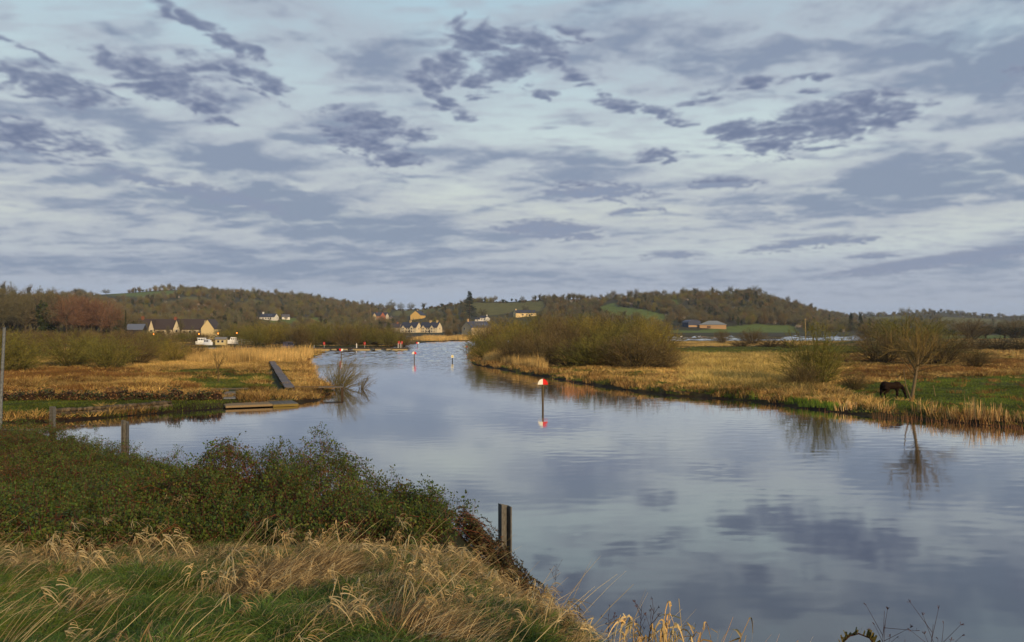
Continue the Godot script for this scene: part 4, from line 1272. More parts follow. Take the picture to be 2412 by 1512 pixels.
func build_bank_plants() -> void:
	# the low shrub with arching fishbone twigs that hangs over the bank by the near pile
	var st := MB.new()
	var lv := MB.new()
	for i in 300:
		var X := rng.randf_range(-1.2, 0.25)
		var d := rng.randf_range(15.6, 17.4)
		if shore(X, d) < 0.15: continue
		var p := Vector3(X, ground(X, d) - 0.05, -d)
		var o := (Vector3(0.8, 0, 0.1) + rv() * Vector3(0.8, 0, 0.8)).normalized()
		var l := rng.randf_range(0.4, 0.85)
		var up := rng.randf_range(0.25, 0.62)
		var k := p + o * l * 0.45 + Vector3(0, up * 1.7, 0)
		var e := p + o * l + Vector3(0, -rng.randf_range(0.0, 0.8) * l, 0)
		var pts := PackedVector3Array()
		for j in 7:
			var t := j / 6.0
			pts.append(p.lerp(k, t).lerp(k.lerp(e, t), t))
		st.ribbon(pts, 0.006, 0.002, side_of(o), vary(S(84, 62, 46), 0.3))
		for j in 46:
			var t := rng.randf_range(0.15, 1.0)
			var s := p.lerp(k, t).lerp(k.lerp(e, t), t)
			var dir := (o.cross(Vector3.UP) * (1.0 if j % 2 else -1.0) + rv() * 0.6).normalized()
			lv.twig(s, s + dir * 0.07, 0.012, 0.005, side_of(dir), vary(S(74, 70, 42) if rng.randf() < 0.5 else S(84, 62, 42), 0.3))
	var o := thing("trailing_shrub", "dark trailing shrub hanging over the bank below the near steel pile", "shrub")
	part("stems", st, o, M.twig)
	part("leaves", lv, o, M.leaf)
	# the grasses
	var wind := Vector3(0.5, 0, 0)
	var green := [S(92, 112, 46), S(76, 100, 42), S(110, 122, 52), S(66, 88, 40)]
	var straw := [S(170, 148, 106), S(142, 120, 82), S(190, 168, 126), S(116, 98, 68)]
	var brown := [S(108, 84, 58), S(92, 72, 50), S(124, 98, 64)]
	var protos := {
		"green": [tuft(50, 0.16, 0.27, 0.6, 0.003, green, 0.5, wind * 0.3), tuft(50, 0.18, 0.22, 0.8, 0.003, green + [S(120, 116, 60)], 0.6, wind * 0.4)],
		"mat": [tuft(46, 0.22, 0.26, 2.0, 0.003, straw + brown, 0.8, wind * 0.2), tuft(46, 0.22, 0.22, 2.8, 0.003, straw + brown + green, 0.8), tuft(50, 0.15, 0.3, 1.0, 0.003, straw, 1.0)],
		"straw": [tuft(30, 0.16, 0.36, 0.9, 0.003, straw, 0.5, wind), tuft(30, 0.18, 0.3, 1.2, 0.003, straw + brown, 0.6, wind * 0.7)],
		"brown": [tuft(40, 0.14, 0.5, 0.7, 0.0028, brown + straw, 0.35, wind * 1.4)],
		"hang": [hanging_tuft(5, 0.18, 0.44, 7, straw, wind * 0.9, 0.0055), hanging_tuft(4, 0.2, 0.34, 7, straw, wind * 0.4, 0.0055), hanging_tuft(4, 0.14, 0.54, 6, straw, wind * 1.5, 0.0055), hanging_tuft(5, 0.2, 0.4, 6, straw, Vector3(-0.1, 0, 0.4), 0.0055)],
		"stalk": [tuft(4, 0.1, 0.75, 0.25, 0.0028, straw, 0.1, wind * 1.5)],
	}
	var pools := {}
	for k in protos:
		for j in protos[k].size():
			pools["%s %d" % [k, j]] = [[], PackedColorArray()]
	for i in 24000:
		var d := 3.4 + 10.0 * pow(rng.randf(), 0.85)
		var X := rng.randf_range(-0.68 * d - 0.3, minf(0.4 * d, 3.2))
		var sd := shore(X, d)
		if sd < 0.3 or d > bramble_edge(X) + 0.5 or (X > -1.6 and d > 12.0):
			continue
		var n := noise_b.get_noise_2d(X * 11.0, d * 11.0)
		var n2 := noise_a.get_noise_2d(X * 16.0 + 70.0, d * 16.0)
		var n3 := noise_b.get_noise_2d(X * 26.0 + 20.0, d * 26.0)
		var edge := lin([[-6, 9.9], [-3.5, 9.1], [-2.3, 8.3], [-1, 7.6], [0.4, 6.8], [2, 6.0]], X)
		var dry := smoothstep(-1.0, 0.9, d - edge + n * 3.0)
		var r := rng.randf()
		var k := "green"
		if r < lerpf(0.26, 0.8, dry) + 0.35 * n3:
			k = "mat" if rng.randf() < 0.82 else "straw"
		if rng.randf() < lerpf(0.006, 0.055, dry) * smoothstep(0.0, 0.4, n3 + 0.1):
			k = "hang"
		elif (n2 > 0.6 or Vector2(X + 2.7 - (d - 9.0) * 0.3, (d - 9.3) * 0.6).length() < 0.45) and rng.randf() < 0.8:
			k = "brown"
		elif rng.randf() < 0.008:
			k = "stalk"
		if sd < 2.2 and k in ["hang", "stalk", "brown"] and rng.randf() < 0.8:
			k = "mat"
		var name := "%s %d" % [k, rng.randi() % protos[k].size()]
		var s := rng.randf_range(0.75, 1.25) * (0.75 if sd < 2.5 else 1.0)
		pools[name][0].append(Transform3D(Basis(Vector3.UP, rng.randf() * TAU if k in ["green", "mat"] else rng.randf_range(-1.0, 1.0)).scaled(Vector3(s, s * rng.randf_range(0.8, 1.2), s)), Vector3(X, ground(X, d, sd) - 0.02, -d)))
		var b := rng.randf_range(0.8, 1.15) * (1.0 + 0.5 * n3)
		pools[name][1].append(Color(b, b, b))
	# some hang out of the brambles
	for b in [[30, 1130], [15, 1160], [150, 1190], [230, 1170], [260, 1195], [120, 1215], [395, 1160], [275, 1185], [340, 1245], [410, 1245], [20, 1225], [60, 1250], [640, 1270], [690, 1285], [820, 1275], [560, 1265]]:
		var p := on_land(b[0], b[1] + 8, 4.0)
		var q := minf(-p.z, 14.5)
		pools["hang %d" % (rng.randi() % 3)][0].append(Transform3D(Basis(Vector3.UP, rng.randf_range(-0.6, 0.6)), Vector3((b[0] - HX) / F * q, canopy((b[0] - HX) / F * q, q) - 0.35, -q)))
	for k in pools:
		while pools[k][1].size() < pools[k][0].size():
			pools[k][1].append(Color.WHITE)
	var what := {"green": ["green_grass", "long green grass on the near bank", "grass"], "straw": ["straw_grass", "flattened straw-coloured grass on the near bank", "grass"], "mat": ["matted_grass", "matted dead grass lying on the near bank", "grass"], "brown": ["brown_rushes", "brown windblown rushes on the near bank", "rushes"], "hang": ["drooping_grass", "pale dead grass with drooping leaves on the near bank", "grass"], "stalk": ["grass_stalks", "long pale grass stalks leaning over the near bank", "grass"]}
	for name in pools:
		var w: PackedStringArray = name.split(" ")
		var t: Array = what[w[0]]
		if pools[name][0].size():
			tag(scatter(t[0], protos[w[0]][int(w[1])].mesh(M.grass), pools[name][0], pools[name][1]), t[1], t[2], t[1])
	# clumps that stand out at the lower edge
	var k := 0
	for b in [[1528, 1424, 5.0, 16, "thick clump of long hanging straw leaves at the bottom edge"], [1592, 1420, 5.0, 5, "tall dry stalk with curled leaves just right of the thick clump"], [1655, 1440, 5.1, 5, "leaning dry stalks with twisted leaves in the middle of the bottom edge"], [1720, 1452, 4.9, 6, "loose dry stalks right of the leaning ones at the bottom edge"], [1768, 1458, 4.8, 6, "rightmost dry stalks of the bottom edge, leaning right"]]:
		var d: float = b[2]
		var X: float = (b[0] - HX) / F * d
		var g := ground(X, d)
		var h: float = EYE + (HY - b[1]) / F * d - g
		var c := thing("dry_grass_clump", b[4], "grass", Vector3(X - 0.06, g, -d), 0.0, "dry clumps at the bottom edge")
		part("leaves", hanging_tuft(b[3], 0.12 if k == 0 else 0.07, h * 1.05, 14 if k == 0 else 7, [S(206, 178, 124), S(188, 158, 104), S(170, 138, 88)], Vector3(0.12, 0, 0) if k == 0 else Vector3(0.25, 0, 0), 0.008 if k == 0 else 0.006, 0.4 if k == 0 else 0.7), c, M.grass)
		part("stalks", tuft(4, 0.06, h * 1.1, 0.25, 0.003, [S(190, 146, 82)], 0.1, Vector3(0.3, 0, 0)), c, M.grass)
		k += 1
	# dark dead weeds
	for b in [[1295, 1325, 10.4, "thin branching dead weed standing on the bank edge before the water", 0.06], [1425, 1440, 6.4, "small dark dead weed left of the hanging straw clump", 0.10], [1490, 1405, 5.2, "dark twig with withered leaves behind the hanging straw clump", 0.12], [2040, 1428, 5.0, "dead umbel weed at the bottom, leftmost of three", 0.1], [2125, 1435, 5.0, "dead umbel weed at the bottom, middle of three", 0.12], [2190, 1440, 5.0, "dead umbel weed at the bottom, rightmost of three", 0.14]]:
		var d: float = b[2]
		var X: float = (b[0] - HX) / F * d
		var g := ground(X, d)
		var h: float = EYE + (HY - b[1]) / F * d - g
		var m := MB.new()
		var heads := MB.new()
		for i in (1 if d > 9.0 else 2):
			var e := Vector3(rng.randf_range(0.0, 1.6) * b[4], h * rng.randf_range(0.85, 1.0), rng.randf_range(-0.5, 0.5) * b[4])
			m.tube(PackedVector3Array([Vector3(0.02 * i, -0.05, 0), e * 0.5 + Vector3(0.01, 0, 0), e]), 0.003, 0.0012, 4, S(70, 54, 50))
			for j in 9:
				var t := rng.randf_range(0.55, 1.0)
				var p := Vector3(0.02 * i, 0, 0).lerp(e, t)
				var dir := (Vector3(0, 0.8, 0) + rv() * 0.8).normalized()
				m.tube(PackedVector3Array([p, p + dir * 0.07 * h, p + dir * 0.13 * h]), 0.002, 0.001, 3, S(66, 48, 44))
				for z in 4:
					var d2 := (dir + rv() * 0.8).normalized()
					heads.twig(p + dir * 0.13 * h, p + dir * 0.13 * h + d2 * 0.02, 0.0015, 0.002, side_of(d2), vary(S(78, 54, 48), 0.3))
		var w := thing("dead_weed", b[3], "weed", Vector3(X, g, -d), 0.0, "dead weeds on the near bank")
		part("stem", m, w, M.twig)
		part("seed_heads", heads, w, M.twig)
	# the sprig of bramble at the lower right
	var arch := MB.new()
	var bl := MB.new()
	var d := 5.0
	var a0 := at(1975, 1520, d)
	var a1 := at(2020, 1490, d)
	var a2 := at(2062, 1520, d)
	var pts := PackedVector3Array([Vector3(a0.x, ground(a0.x, d), -d), a0, at(1997, 1496, d), a1, at(2045, 1500, d), a2])
	arch.tube(pts, 0.006, 0.004, 5, S(58, 40, 36))
	for i in 26:
		var q := rng.randi_range(1, 4)
		var p := pts[q].lerp(pts[q + 1], rng.randf())
		var dir := (Vector3(0, 0.9, 0) + rv() * 0.8).normalized()
		bl.twig(p, p + dir * 0.05, 0.008, 0.006, side_of(dir), vary(S(86, 80, 40), 0.3))
	var sp := thing("bramble_sprig", "arching bramble sprig with small leaves at the bottom right", "bramble")
	part("cane", arch, sp, M.twig)
	part("leaves", bl, sp, M.leaf)
	# ivy-grown low bank between the rusty meadow and the grass strip on the left
	var iv := MB.new()
	var core := MB.new()
	for i in 64:
		var x := -40.0 + i * 8.6 + rng.randf_range(-4, 4)
		var p := on_land(x, 943 + rng.randf_range(-2, 2))
		var hh := 0.55 + 0.5 * noise_a.get_noise_1d(x * 1.4) + rng.randf_range(-0.12, 0.12)
		core.box(p + Vector3(0, hh * 0.25, -0.4), Vector3(rng.randf_range(0.5, 1.0), hh * 0.9, 0.7), S(62, 48, 34), Basis.from_euler(Vector3(rng.randf_range(-0.3, 0.3), rng.randf() * 3.0, rng.randf_range(-0.3, 0.3))))
		for q in 110:
			var c := p + Vector3(rng.randf_range(-0.5, 0.5), rng.randf_range(0.0, 1.15) * hh, -0.4 + rng.randf_range(-0.4, 0.65))
			var dir := rv().normalized()
			var col := S(66, 70, 42) if noise_b.get_noise_1d(x * 2.0) + rng.randf_range(-0.3, 0.3) > -0.02 else S(96, 68, 46) if rng.randf() < 0.6 else S(128, 98, 62)
			iv.twig(c, c + dir * 0.12, 0.05, 0.03, side_of(dir), vary(col, 0.35))
	var ib := thing("ivy_bank", "low bank overgrown with dark ivy and brambles left of the boardwalk", "hedge")
	part("earth_core", core, ib, M.soil)
	part("ivy", iv, ib, M.leaf).set_meta("kind", "stuff")


# ---------------------------------------------------------------- buildings

const ALONG := Basis(Vector3(0, 0, -1), Vector3(0, 1, 0), Vector3(1, 0, 0))

# ridge along x, front towards +z; feats: ["win", face, u, v, w, h], ["door", face, u, w, h], ["chimney", u, w, h, colour], ["gable", u, w, rise, out, colour], ["skylight", u, v]
func house(called: String, label: String, cat: String, pos: Vector3, turn: float, w: float, dp: float, wh: float, rh: float, wall: Color, roof: Color, feats: Array, group := "") -> Node3D:
	var o := thing(called, label, cat, pos, deg_to_rad(turn), group)
	var b := MB.new()
	b.prism(PackedVector2Array([Vector2(-dp / 2, -1.5), Vector2(dp / 2, -1.5), Vector2(dp / 2, wh), Vector2(0, wh + rh), Vector2(-dp / 2, wh)]), -w / 2, w / 2, wall, ALONG)
	part("wall", b, o)
	roof_part(o, w + 0.4, dp, wh, rh, roof, Vector3.ZERO, ALONG)
	for f in feats:
		match f[0]:
			"win", "door":
				var q := MB.new()
				var g := MB.new()
				var face: int = f[1]
				var n := [Vector3(0, 0, 1), Vector3(1, 0, 0), Vector3(-1, 0, 0)][face] as Vector3
				var bs := Basis(Vector3.UP.cross(n), Vector3.UP, n)
				var off := dp / 2 if face == 0 else w / 2
				var ww: float = f[4] if f[0] == "win" else f[3]
				var hh: float = f[5] if f[0] == "win" else f[4]
				var c := n * off + Vector3.UP.cross(n) * float(f[2]) + Vector3(0, f[3] if f[0] == "win" else hh / 2.0, 0)
				var out: float = f[6] if f.size() > 6 else 0.0
				c += n * out
				q.box(c + n * 0.01, Vector3(ww, hh, 0.1), S(226, 222, 214) if f[0] == "win" else S(70, 58, 50), bs)
				var fr := part("window" if f[0] == "win" else "door", q, o)
				g.box(c + n * 0.05, Vector3(ww * 0.82, hh * 0.84, 0.06), S(38, 40, 44) if f[0] == "win" else S(52, 44, 40), bs)
				part("pane" if f[0] == "win" else "panel", g, fr, M.glass)
			"chimney":
				var q := MB.new()
				q.box(Vector3(f[1], wh + rh + f[3] / 2.0 - 0.5, 0), Vector3(f[2], f[3] + 1.0, f[2]), f[4])
				q.box(Vector3(f[1], wh + rh + f[3] + 0.06, 0), Vector3(f[2] * 1.15, 0.14, f[2] * 1.15), f[4])
				var ch := part("chimney", q, o)
				var pt := MB.new()
				pt.tube(PackedVector3Array([Vector3(f[1], wh + rh + f[3] + 0.1, 0), Vector3(f[1], wh + rh + f[3] + 0.5, 0)]), 0.13, 0.1, 8, S(150, 96, 70))
				part("chimney_pot", pt, ch)
			"gable":
				var q := MB.new()
				var hw: float = f[2] / 2.0
				q.prism(PackedVector2Array([Vector2(-hw, -1.5), Vector2(hw, -1.5), Vector2(hw, wh), Vector2(0, wh + f[3]), Vector2(-hw, wh)]), 0.0, dp / 2 + f[4], f[5], Basis.IDENTITY, Vector3(f[1], 0, 0))
				part("front_gable", q, o)
				roof_part(o, dp / 2 + f[4] + 0.2, f[2], wh, f[3], roof, Vector3(f[1], 0, (dp / 2 + f[4]) / 2 + 0.1), Basis.IDENTITY)
			"skylight":
				var q := MB.new()
				var t: float = f[2]
				var sl := Vector3(0, rh, -dp / 2).normalized()
				var nn := Vector3(0, dp / 2, rh).normalized()
				q.box(Vector3(f[1], wh + rh * t, dp / 2 * (1 - t)) + nn * 0.2, Vector3(0.8, 1.2, 0.1), S(120, 130, 145), Basis(Vector3.RIGHT, sl, Vector3.RIGHT.cross(sl)))
				part("skylight", q, o, M.glass)
	return o

func roof_part(o: Node3D, l: float, dp: float, wh: float, rh: float, col: Color, shift: Vector3, bs: Basis) -> void:
	var b := MB.new()
	var s := rh / (dp / 2.0)
	var e := 0.35
	b.prism(PackedVector2Array([Vector2(-dp / 2 - e, wh - e * s + 0.03), Vector2(0, wh + rh + 0.03), Vector2(dp / 2 + e, wh - e * s + 0.03), Vector2(dp / 2 + e, wh - e * s + 0.2), Vector2(0, wh + rh + 0.2), Vector2(-dp / 2 - e, wh - e * s + 0.2)]), -l / 2, l / 2, col, bs, shift)
	part("roof", b, o, M.slate)

func keep_clear(x: float, half: float, d: float, front: float) -> void:
	clear_spots.append([x, half, d, front])

func hy(y: float, d: float) -> float:
	return EYE + (HY - y) / F * d

func build_houses() -> void:
	var cream := S(226, 212, 178)
	var white := S(236, 232, 222)
	var slate := S(72, 74, 86)
	var brown := S(84, 72, 66)
	# cottages at the left with tall narrow gables
	var d := 385.0
	var p := stand(400, d)
	var wh := hy(775, d) - p.y
	var rh := hy(752, d) - p.y - wh
	var f := []
	for u in [-14.5, -6.5, 5.6]:
		f.append(["gable", u, 2.6 if u < 5 else 3.4, rh - 0.4, 0.9, cream])
	for u in [-11.5, -9.5, -3.5, -1.0, 1.5, 9.0, 11.5, 14.0]:
		f.append(["win", 0, u, wh * 0.72, 1.1, 1.3]); f.append(["win", 0, u, wh * 0.25, 1.1, 1.4])
	f += [["chimney", -13.0, 1.1, 1.2, S(150, 92, 70)], ["chimney", 2.8, 1.1, 1.0, S(150, 92, 70)], ["door", 0, 3.8, 1.1, 2.2], ["win", 0, -6.5, wh * 0.8, 0.9, 1.2, 0.9], ["win", 0, 5.6, wh * 0.8, 1.0, 1.4, 0.9]]
	house("terrace_house", "long cream terrace with dark roof and tall narrow gables behind the marina", "house", p, 0, 34, 9, wh, rh, cream, brown, f)
	p = stand(498, d - 6)
	wh = hy(773, d - 6) - p.y
	house("gabled_house", "yellow gable-fronted house at the right end of the cream terrace", "house", p, 90, 10, 6.0, wh, hy(753, d) - p.y - wh, S(228, 206, 154), brown, [["win", 1, 0, wh * 0.75, 1.2, 1.4], ["win", 1, -1.6, wh * 0.25, 1.1, 1.3], ["win", 1, 1.6, wh * 0.25, 1.1, 1.3]])
	p = stand(322, 330)
	wh = hy(776, 330) - p.y
	house("shed", "dark shed with blue-grey roof left of the cream terrace", "shed", p, 8, 6.5, 6, wh, hy(764, 330) - p.y - wh, S(64, 58, 56), S(120, 126, 140), [["door", 0, 0.5, 2.0, 2.4]])
	# white houses on the left slope
	p = on_land(634, 753, 400)
	var k := -p.z / F
	house("bungalow", "white bungalow with dark roof on the green field of the left slope", "house", p, -12, 38 * k, 8, 6.5 * k, 7.5 * k, white, slate, [["chimney", -15 * k, 1.2, 1.6, white], ["win", 0, -10 * k, 3.4 * k, 1.6, 1.2], ["win", 0, -3 * k, 3.4 * k, 1.6, 1.2], ["win", 0, 4 * k, 3.4 * k, 1.6, 1.2], ["door", 0, 9 * k, 1.2, 2.1], ["skylight", 2 * k, 0.5], ["skylight", 8 * k, 0.5]])
	keep_clear(634, 30, -p.z, 130)
	p = on_land(673, 752, 400)
	k = -p.z / F
	house("cottage", "small white cottage with grey roof right of the white bungalow", "house", p, 20, 18 * k, 7, 5.5 * k, 5.5 * k, white, S(112, 108, 108), [["win", 0, -3 * k, 3 * k, 1.2, 1.2], ["win", 0, 3 * k, 3 * k, 1.2, 1.2], ["door", 0, 0, 1.1, 2.1]])
	keep_clear(673, 16, -p.z, 130)
	# brick gabled house
	p = on_land(896, 754, 400)
	k = -p.z / F
	house("brick_house", "brick and cream house with two front gables behind bare trees", "house", p, 12, 36 * k, 9, 10 * k, 8 * k, S(150, 112, 86), slate, [["gable", 5 * k, 11 * k, 8 * k, 1.4, S(176, 104, 78)], ["gable", -14 * k, 8 * k, 6 * k, 0.8, S(206, 188, 154)], ["gable", 15.5 * k, 7 * k, 6 * k, 1.0, S(206, 196, 176)], ["chimney", -8 * k, 1.1, 1.2, S(150, 96, 74)], ["win", 0, -4 * k, 4 * k, 1.6, 1.5], ["win", 0, 5 * k, 4 * k, 1.6, 1.5, 1.4]])
	keep_clear(896, 24, -p.z, 60)
	# yellow house
	p = on_land(985, 751, 400)
	k = -p.z / F
	house("gabled_house", "yellow house with one wide front gable on the middle slope", "house", p, 72, 30 * k, 26 * k, 8 * k, 10.5 * k, S(232, 194, 116), slate, [["win", 1, -5 * k, 4.5 * k, 2.4, 1.8], ["win", 1, 5 * k, 4.5 * k, 1.8, 1.6], ["win", 1, 0, 10 * k, 2.2, 2.0], ["chimney", -4 * k, 1.2, 1.4, S(200, 180, 140)], ["door", 1, 0.5 * k, 1.3, 2.2]])
	keep_clear(985, 22, -p.z, 100)
	# twin terraces by the river
	for b in [[968, 42, 0, "left"], [1015, 46, 1, "right"]]:
		d = 655.0
		p = stand(b[0], d)
		k = d / F
		wh = hy(771, d) - p.y
		var fe := [["chimney", -1 * k, 1.3, 1.5, S(206, 180, 128)], ["gable", -13 * k, 9 * k, 5 * k, 0.5, cream], ["gable", 10 * k, 9 * k, 5 * k, 0.5, cream]]
		if b[2] == 1: fe.append(["chimney", 17 * k, 1.3, 1.5, S(206, 180, 128)])
		for u in [-18, -13, -4, 1, 6, 10, 15]:
			fe.append(["win", 0, u * k, wh * 0.74, 1.2, 1.3, 0.5 if u in [-13, 10] else 0.0]); fe.append(["win", 0, u * k, wh * 0.24, 1.3, 1.3, 0.5 if u in [-13, 10] else 0.0])
		fe += [["door", 0, -8.5 * k, 1.1, 2.1], ["door", 0, 3.5 * k, 1.1, 2.1], ["win", 1, 0, wh * 0.75, 1.1, 1.2]]
		house("terrace_house", "%s block of the two cream slate-roofed terraces beyond the river bend" % b[3], "house", p, -24, (b[1] + 1) * k, 8.5, wh, hy(759, d) - p.y - wh, cream, slate, fe, "cream terraces beyond the bend")
	keep_clear(990, 62, 655, 240)
	p = stand(925, 690)
	k = 690 / F
	house("grey_house", "low dark-roofed house half hidden left of the cream terraces", "house", p, -10, 40 * k, 8, hy(771, 690) - p.y, 9 * k, S(150, 136, 112), S(88, 78, 78), [["chimney", 12 * k, 1.2, 1.2, S(160, 110, 84)], ["win", 0, -4, 2.0, 1.2, 1.2], ["win", 0, 4, 2.0, 1.2, 1.2]])
	keep_clear(925, 24, 690, 60)
	# warehouse
	d = 560
	p = stand(1122, d)
	k = d / F
	wh = hy(771, d) - p.y
	house("stone_warehouse", "big grey stone warehouse with rust-streaked slate roof by the river", "warehouse", p, 38, 56 * k, 40 * k, wh, hy(757, d) - p.y - wh, S(192, 174, 142), S(84, 88, 104), [["win", 2, -2.5, wh * 0.85, 1.5, 1.8], ["chimney", -25 * k, 1.4, 1.6, S(186, 158, 118)], ["skylight", -6 * k, 0.5], ["skylight", 2 * k, 0.5], ["skylight", 10 * k, 0.5], ["skylight", 17 * k, 0.5], ["win", 2, 3.5, wh * 0.3, 1.2, 1.5]])
	keep_clear(1120, 44, d, 150)
	p = stand(1052, 700)
	k = 700 / F
	house("grey_house", "low grey house between the cream terraces and the stone warehouse", "house", p, 5, 28 * k, 8, 7 * k, 6 * k, S(150, 138, 118), S(120, 106, 96), [["win", 0, -2, 1.4, 1.2, 1.1], ["win", 0, 3, 1.4, 1.2, 1.1]])
	# white farmhouse above the warehouse
	p = on_land(1140, 757, 400)
	k = -p.z / F
	house("farmhouse", "white farmhouse with dark roof and side wings above the stone warehouse", "house", p, -8, 18 * k, 7, 8 * k, 4.5 * k, white, slate, [["gable", 10 * k, 9 * k, 3 * k, 1.5, white], ["win", 0, -4 * k, 5 * k, 1.2, 1.3], ["win", 0, 2 * k, 5 * k, 1.2, 1.3], ["chimney", 7 * k, 1.0, 1.2, white]])
	house("outhouse", "low white wing with dark roof left of the farmhouse", "house", p + Vector3(-14 * k, 0, 1), -8, 12 * k, 6, 4.5 * k, 3.5 * k, white, slate, [["win", 0, 0, 2.4 * k, 1.2, 1.1]])
	keep_clear(1140, 34, -p.z, 140)
	# cream bungalow
	p = on_land(1236, 745, 400)
	k = -p.z / F
	house("bungalow", "cream bungalow with slate roof on the middle hillside above the willows", "house", p, 16, 50 * k, 22 * k, 7.5 * k, 7 * k, S(238, 212, 156), slate, [["chimney", -22 * k, 1.2, 1.2, S(238, 212, 156)], ["win", 0, -8 * k, 4 * k, 2.0, 1.4], ["win", 0, 2 * k, 4 * k, 2.0, 1.4], ["win", 0, 14 * k, 4 * k, 2.0, 1.4], ["door", 0, 8 * k, 1.3, 2.2], ["win", 2, 0, 4 * k, 1.6, 1.4]])
	keep_clear(1236, 36, -p.z, 150)
	# barns on the right
	p = stand(1629, 740)
	k = 740 / F
	var o := thing("round_roof_barn", "blue-grey barn with curved roof at the foot of the right-hand hill", "barn", p, deg_to_rad(14))
	var ol := PackedVector2Array([Vector2(-16 * k, -1.0), Vector2(16 * k, -1.0)])
	for i in 13:
		var a := PI * i / 12.0
		ol.append(Vector2(cos(a) * 16 * k, 10 * k + sin(a) * 6.5 * k))
	var b := MB.new()
	b.prism(ol, -6.0, 6.0, S(74, 80, 102))
	part("wall", b, o)
	b = MB.new()
	var rp := PackedVector2Array()
	for i in 13:
		rp.append(Vector2(cos(PI * i / 12.0) * 16.4 * k, 10.2 * k + sin(PI * i / 12.0) * 6.9 * k))
	for i in range(12, -1, -1):
		rp.append(Vector2(cos(PI * i / 12.0) * 16.05 * k, 10.2 * k + sin(PI * i / 12.0) * 6.55 * k))
	b.prism(rp, -6.3, 6.3, S(122, 118, 128))
	part("roof", b, o, M.slate)
	b = MB.new()
	b.box(Vector3(0, 2.0 * k, 6.1), Vector3(31 * k, 4 * k, 0.2), S(186, 154, 112))
	part("lower_wall", b, o)
	p = stand(1679, 735)
	o = thing("hip_roof_shed", "wide tan shed with pale grey hipped roof right of the curved barn", "barn", p, deg_to_rad(-14))
	b = MB.new()
	b.box(Vector3(0, 4.0 * k - 0.5, 0), Vector3(60 * k, 8 * k + 1.0, 12), S(196, 158, 116))
	part("wall", b, o)
	b = MB.new()
	var e := Vector3(32 * k, 8 * k, 6.6)
	var r1 := Vector3(-10 * k, 17 * k, 0)
	var r2 := Vector3(10 * k, 17 * k, 0)
	var grey := S(150, 152, 148)
	b.quad(Vector3(-e.x, e.y, e.z), r1, r2, e, grey)
	b.quad(Vector3(e.x, e.y, -e.z), r2, r1, Vector3(-e.x, e.y, -e.z), grey)
	b.tri(e, r2, Vector3(e.x, e.y, -e.z), grey)
	b.tri(Vector3(-e.x, e.y, -e.z), r1, Vector3(-e.x, e.y, e.z), grey)
	b.box(Vector3(0, e.y - 0.12, 0), Vector3(2 * e.x, 0.2, 2 * e.z), grey)
	part("roof", b, o, M.slate)
	b = MB.new()
	b.box(Vector3(-9 * k, 2.6 * k, 6.0), Vector3(3.2, 5 * k, 0.2), S(120, 96, 76))
	part("door", b, o)
	keep_clear(1655, 62, 740, 200)


# ---------------------------------------------------------------- things on and by the water

func timber_post(b: MB, pos: Vector3, h: float, r: float, col: Color) -> void:
	b.tube(PackedVector3Array([pos, pos + Vector3(0, h * 0.5, 0), pos + Vector3(0, h, 0)]), r, r * 0.95, 9, col)

func marker(label: String, x: float, y: float, board_y: float, r: float, up: bool, red_right: bool) -> void:
	var q := on_water(x, y)
	var bottom := hy(board_y, q.y)
	var o := thing("channel_marker", label, "marker", Vector3(q.x, 0, -q.y), 0.0, "red and white channel markers")
	var b := MB.new()
	timber_post(b, Vector3(0, -1.5, 0), bottom + 1.5 + r * 0.6, 0.085, S(112, 98, 72))
	part("post", b, o, M.timber)
	for s in [-1, 1]:
		var pts := PackedVector2Array([Vector2.ZERO])
		for i in 11:
			var a := PI / 2 * i / 10.0
			pts.append(Vector2(cos(a) * r * s, sin(a) * r * 1.12))
		if not up:
			for i in pts.size():
				pts[i].y = -pts[i].y
		if (s < 0) == up:
			pts.reverse()
		b = MB.new()
		b.prism(pts, 0.09, 0.125, S(222, 34, 26) if (s > 0) == red_right else S(238, 232, 214), Basis.IDENTITY, Vector3(0, bottom if up else bottom + r * 1.12, 0))
		part("red_board" if (s > 0) == red_right else "white_board", b, o, M.gloss)

func pile(label: String, pos: Vector3, top: float, turn: float, slant: float, w: float) -> void:
	var o := thing("steel_pile", label, "pile", pos, turn, "steel piles along the near bank")
	var b := MB.new()
	var h := top - pos.y
	# a sheet pile: web and two flanges, the top cut at a slant
	var t := 0.03
	for s in [[-w * 0.5, -w * 0.5 + t, -w * 0.18, w * 0.62], [-w * 0.5 + t, w * 0.5 - t, -w * 0.18, -w * 0.18 + t], [w * 0.5 - t, w * 0.5, -w * 0.18, w * 0.62]]:
		var c := []
		for y in [-1.2, 1.0]:
			for z in [s[2], s[3]]:
				for x in [s[0], s[1]]:
					c.append(Vector3(x, y if y < 0 else h - slant * (x + w * 0.5), z))
		for f in [[2, 6, 7, 3], [1, 5, 4, 0], [3, 7, 5, 1], [0, 4, 6, 2], [6, 4, 5, 7]]:
			b.quad(c[f[0]], c[f[1]], c[f[2]], c[f[3]], S(118, 117, 114))
	part("web_and_flanges", b, o, M.steel)

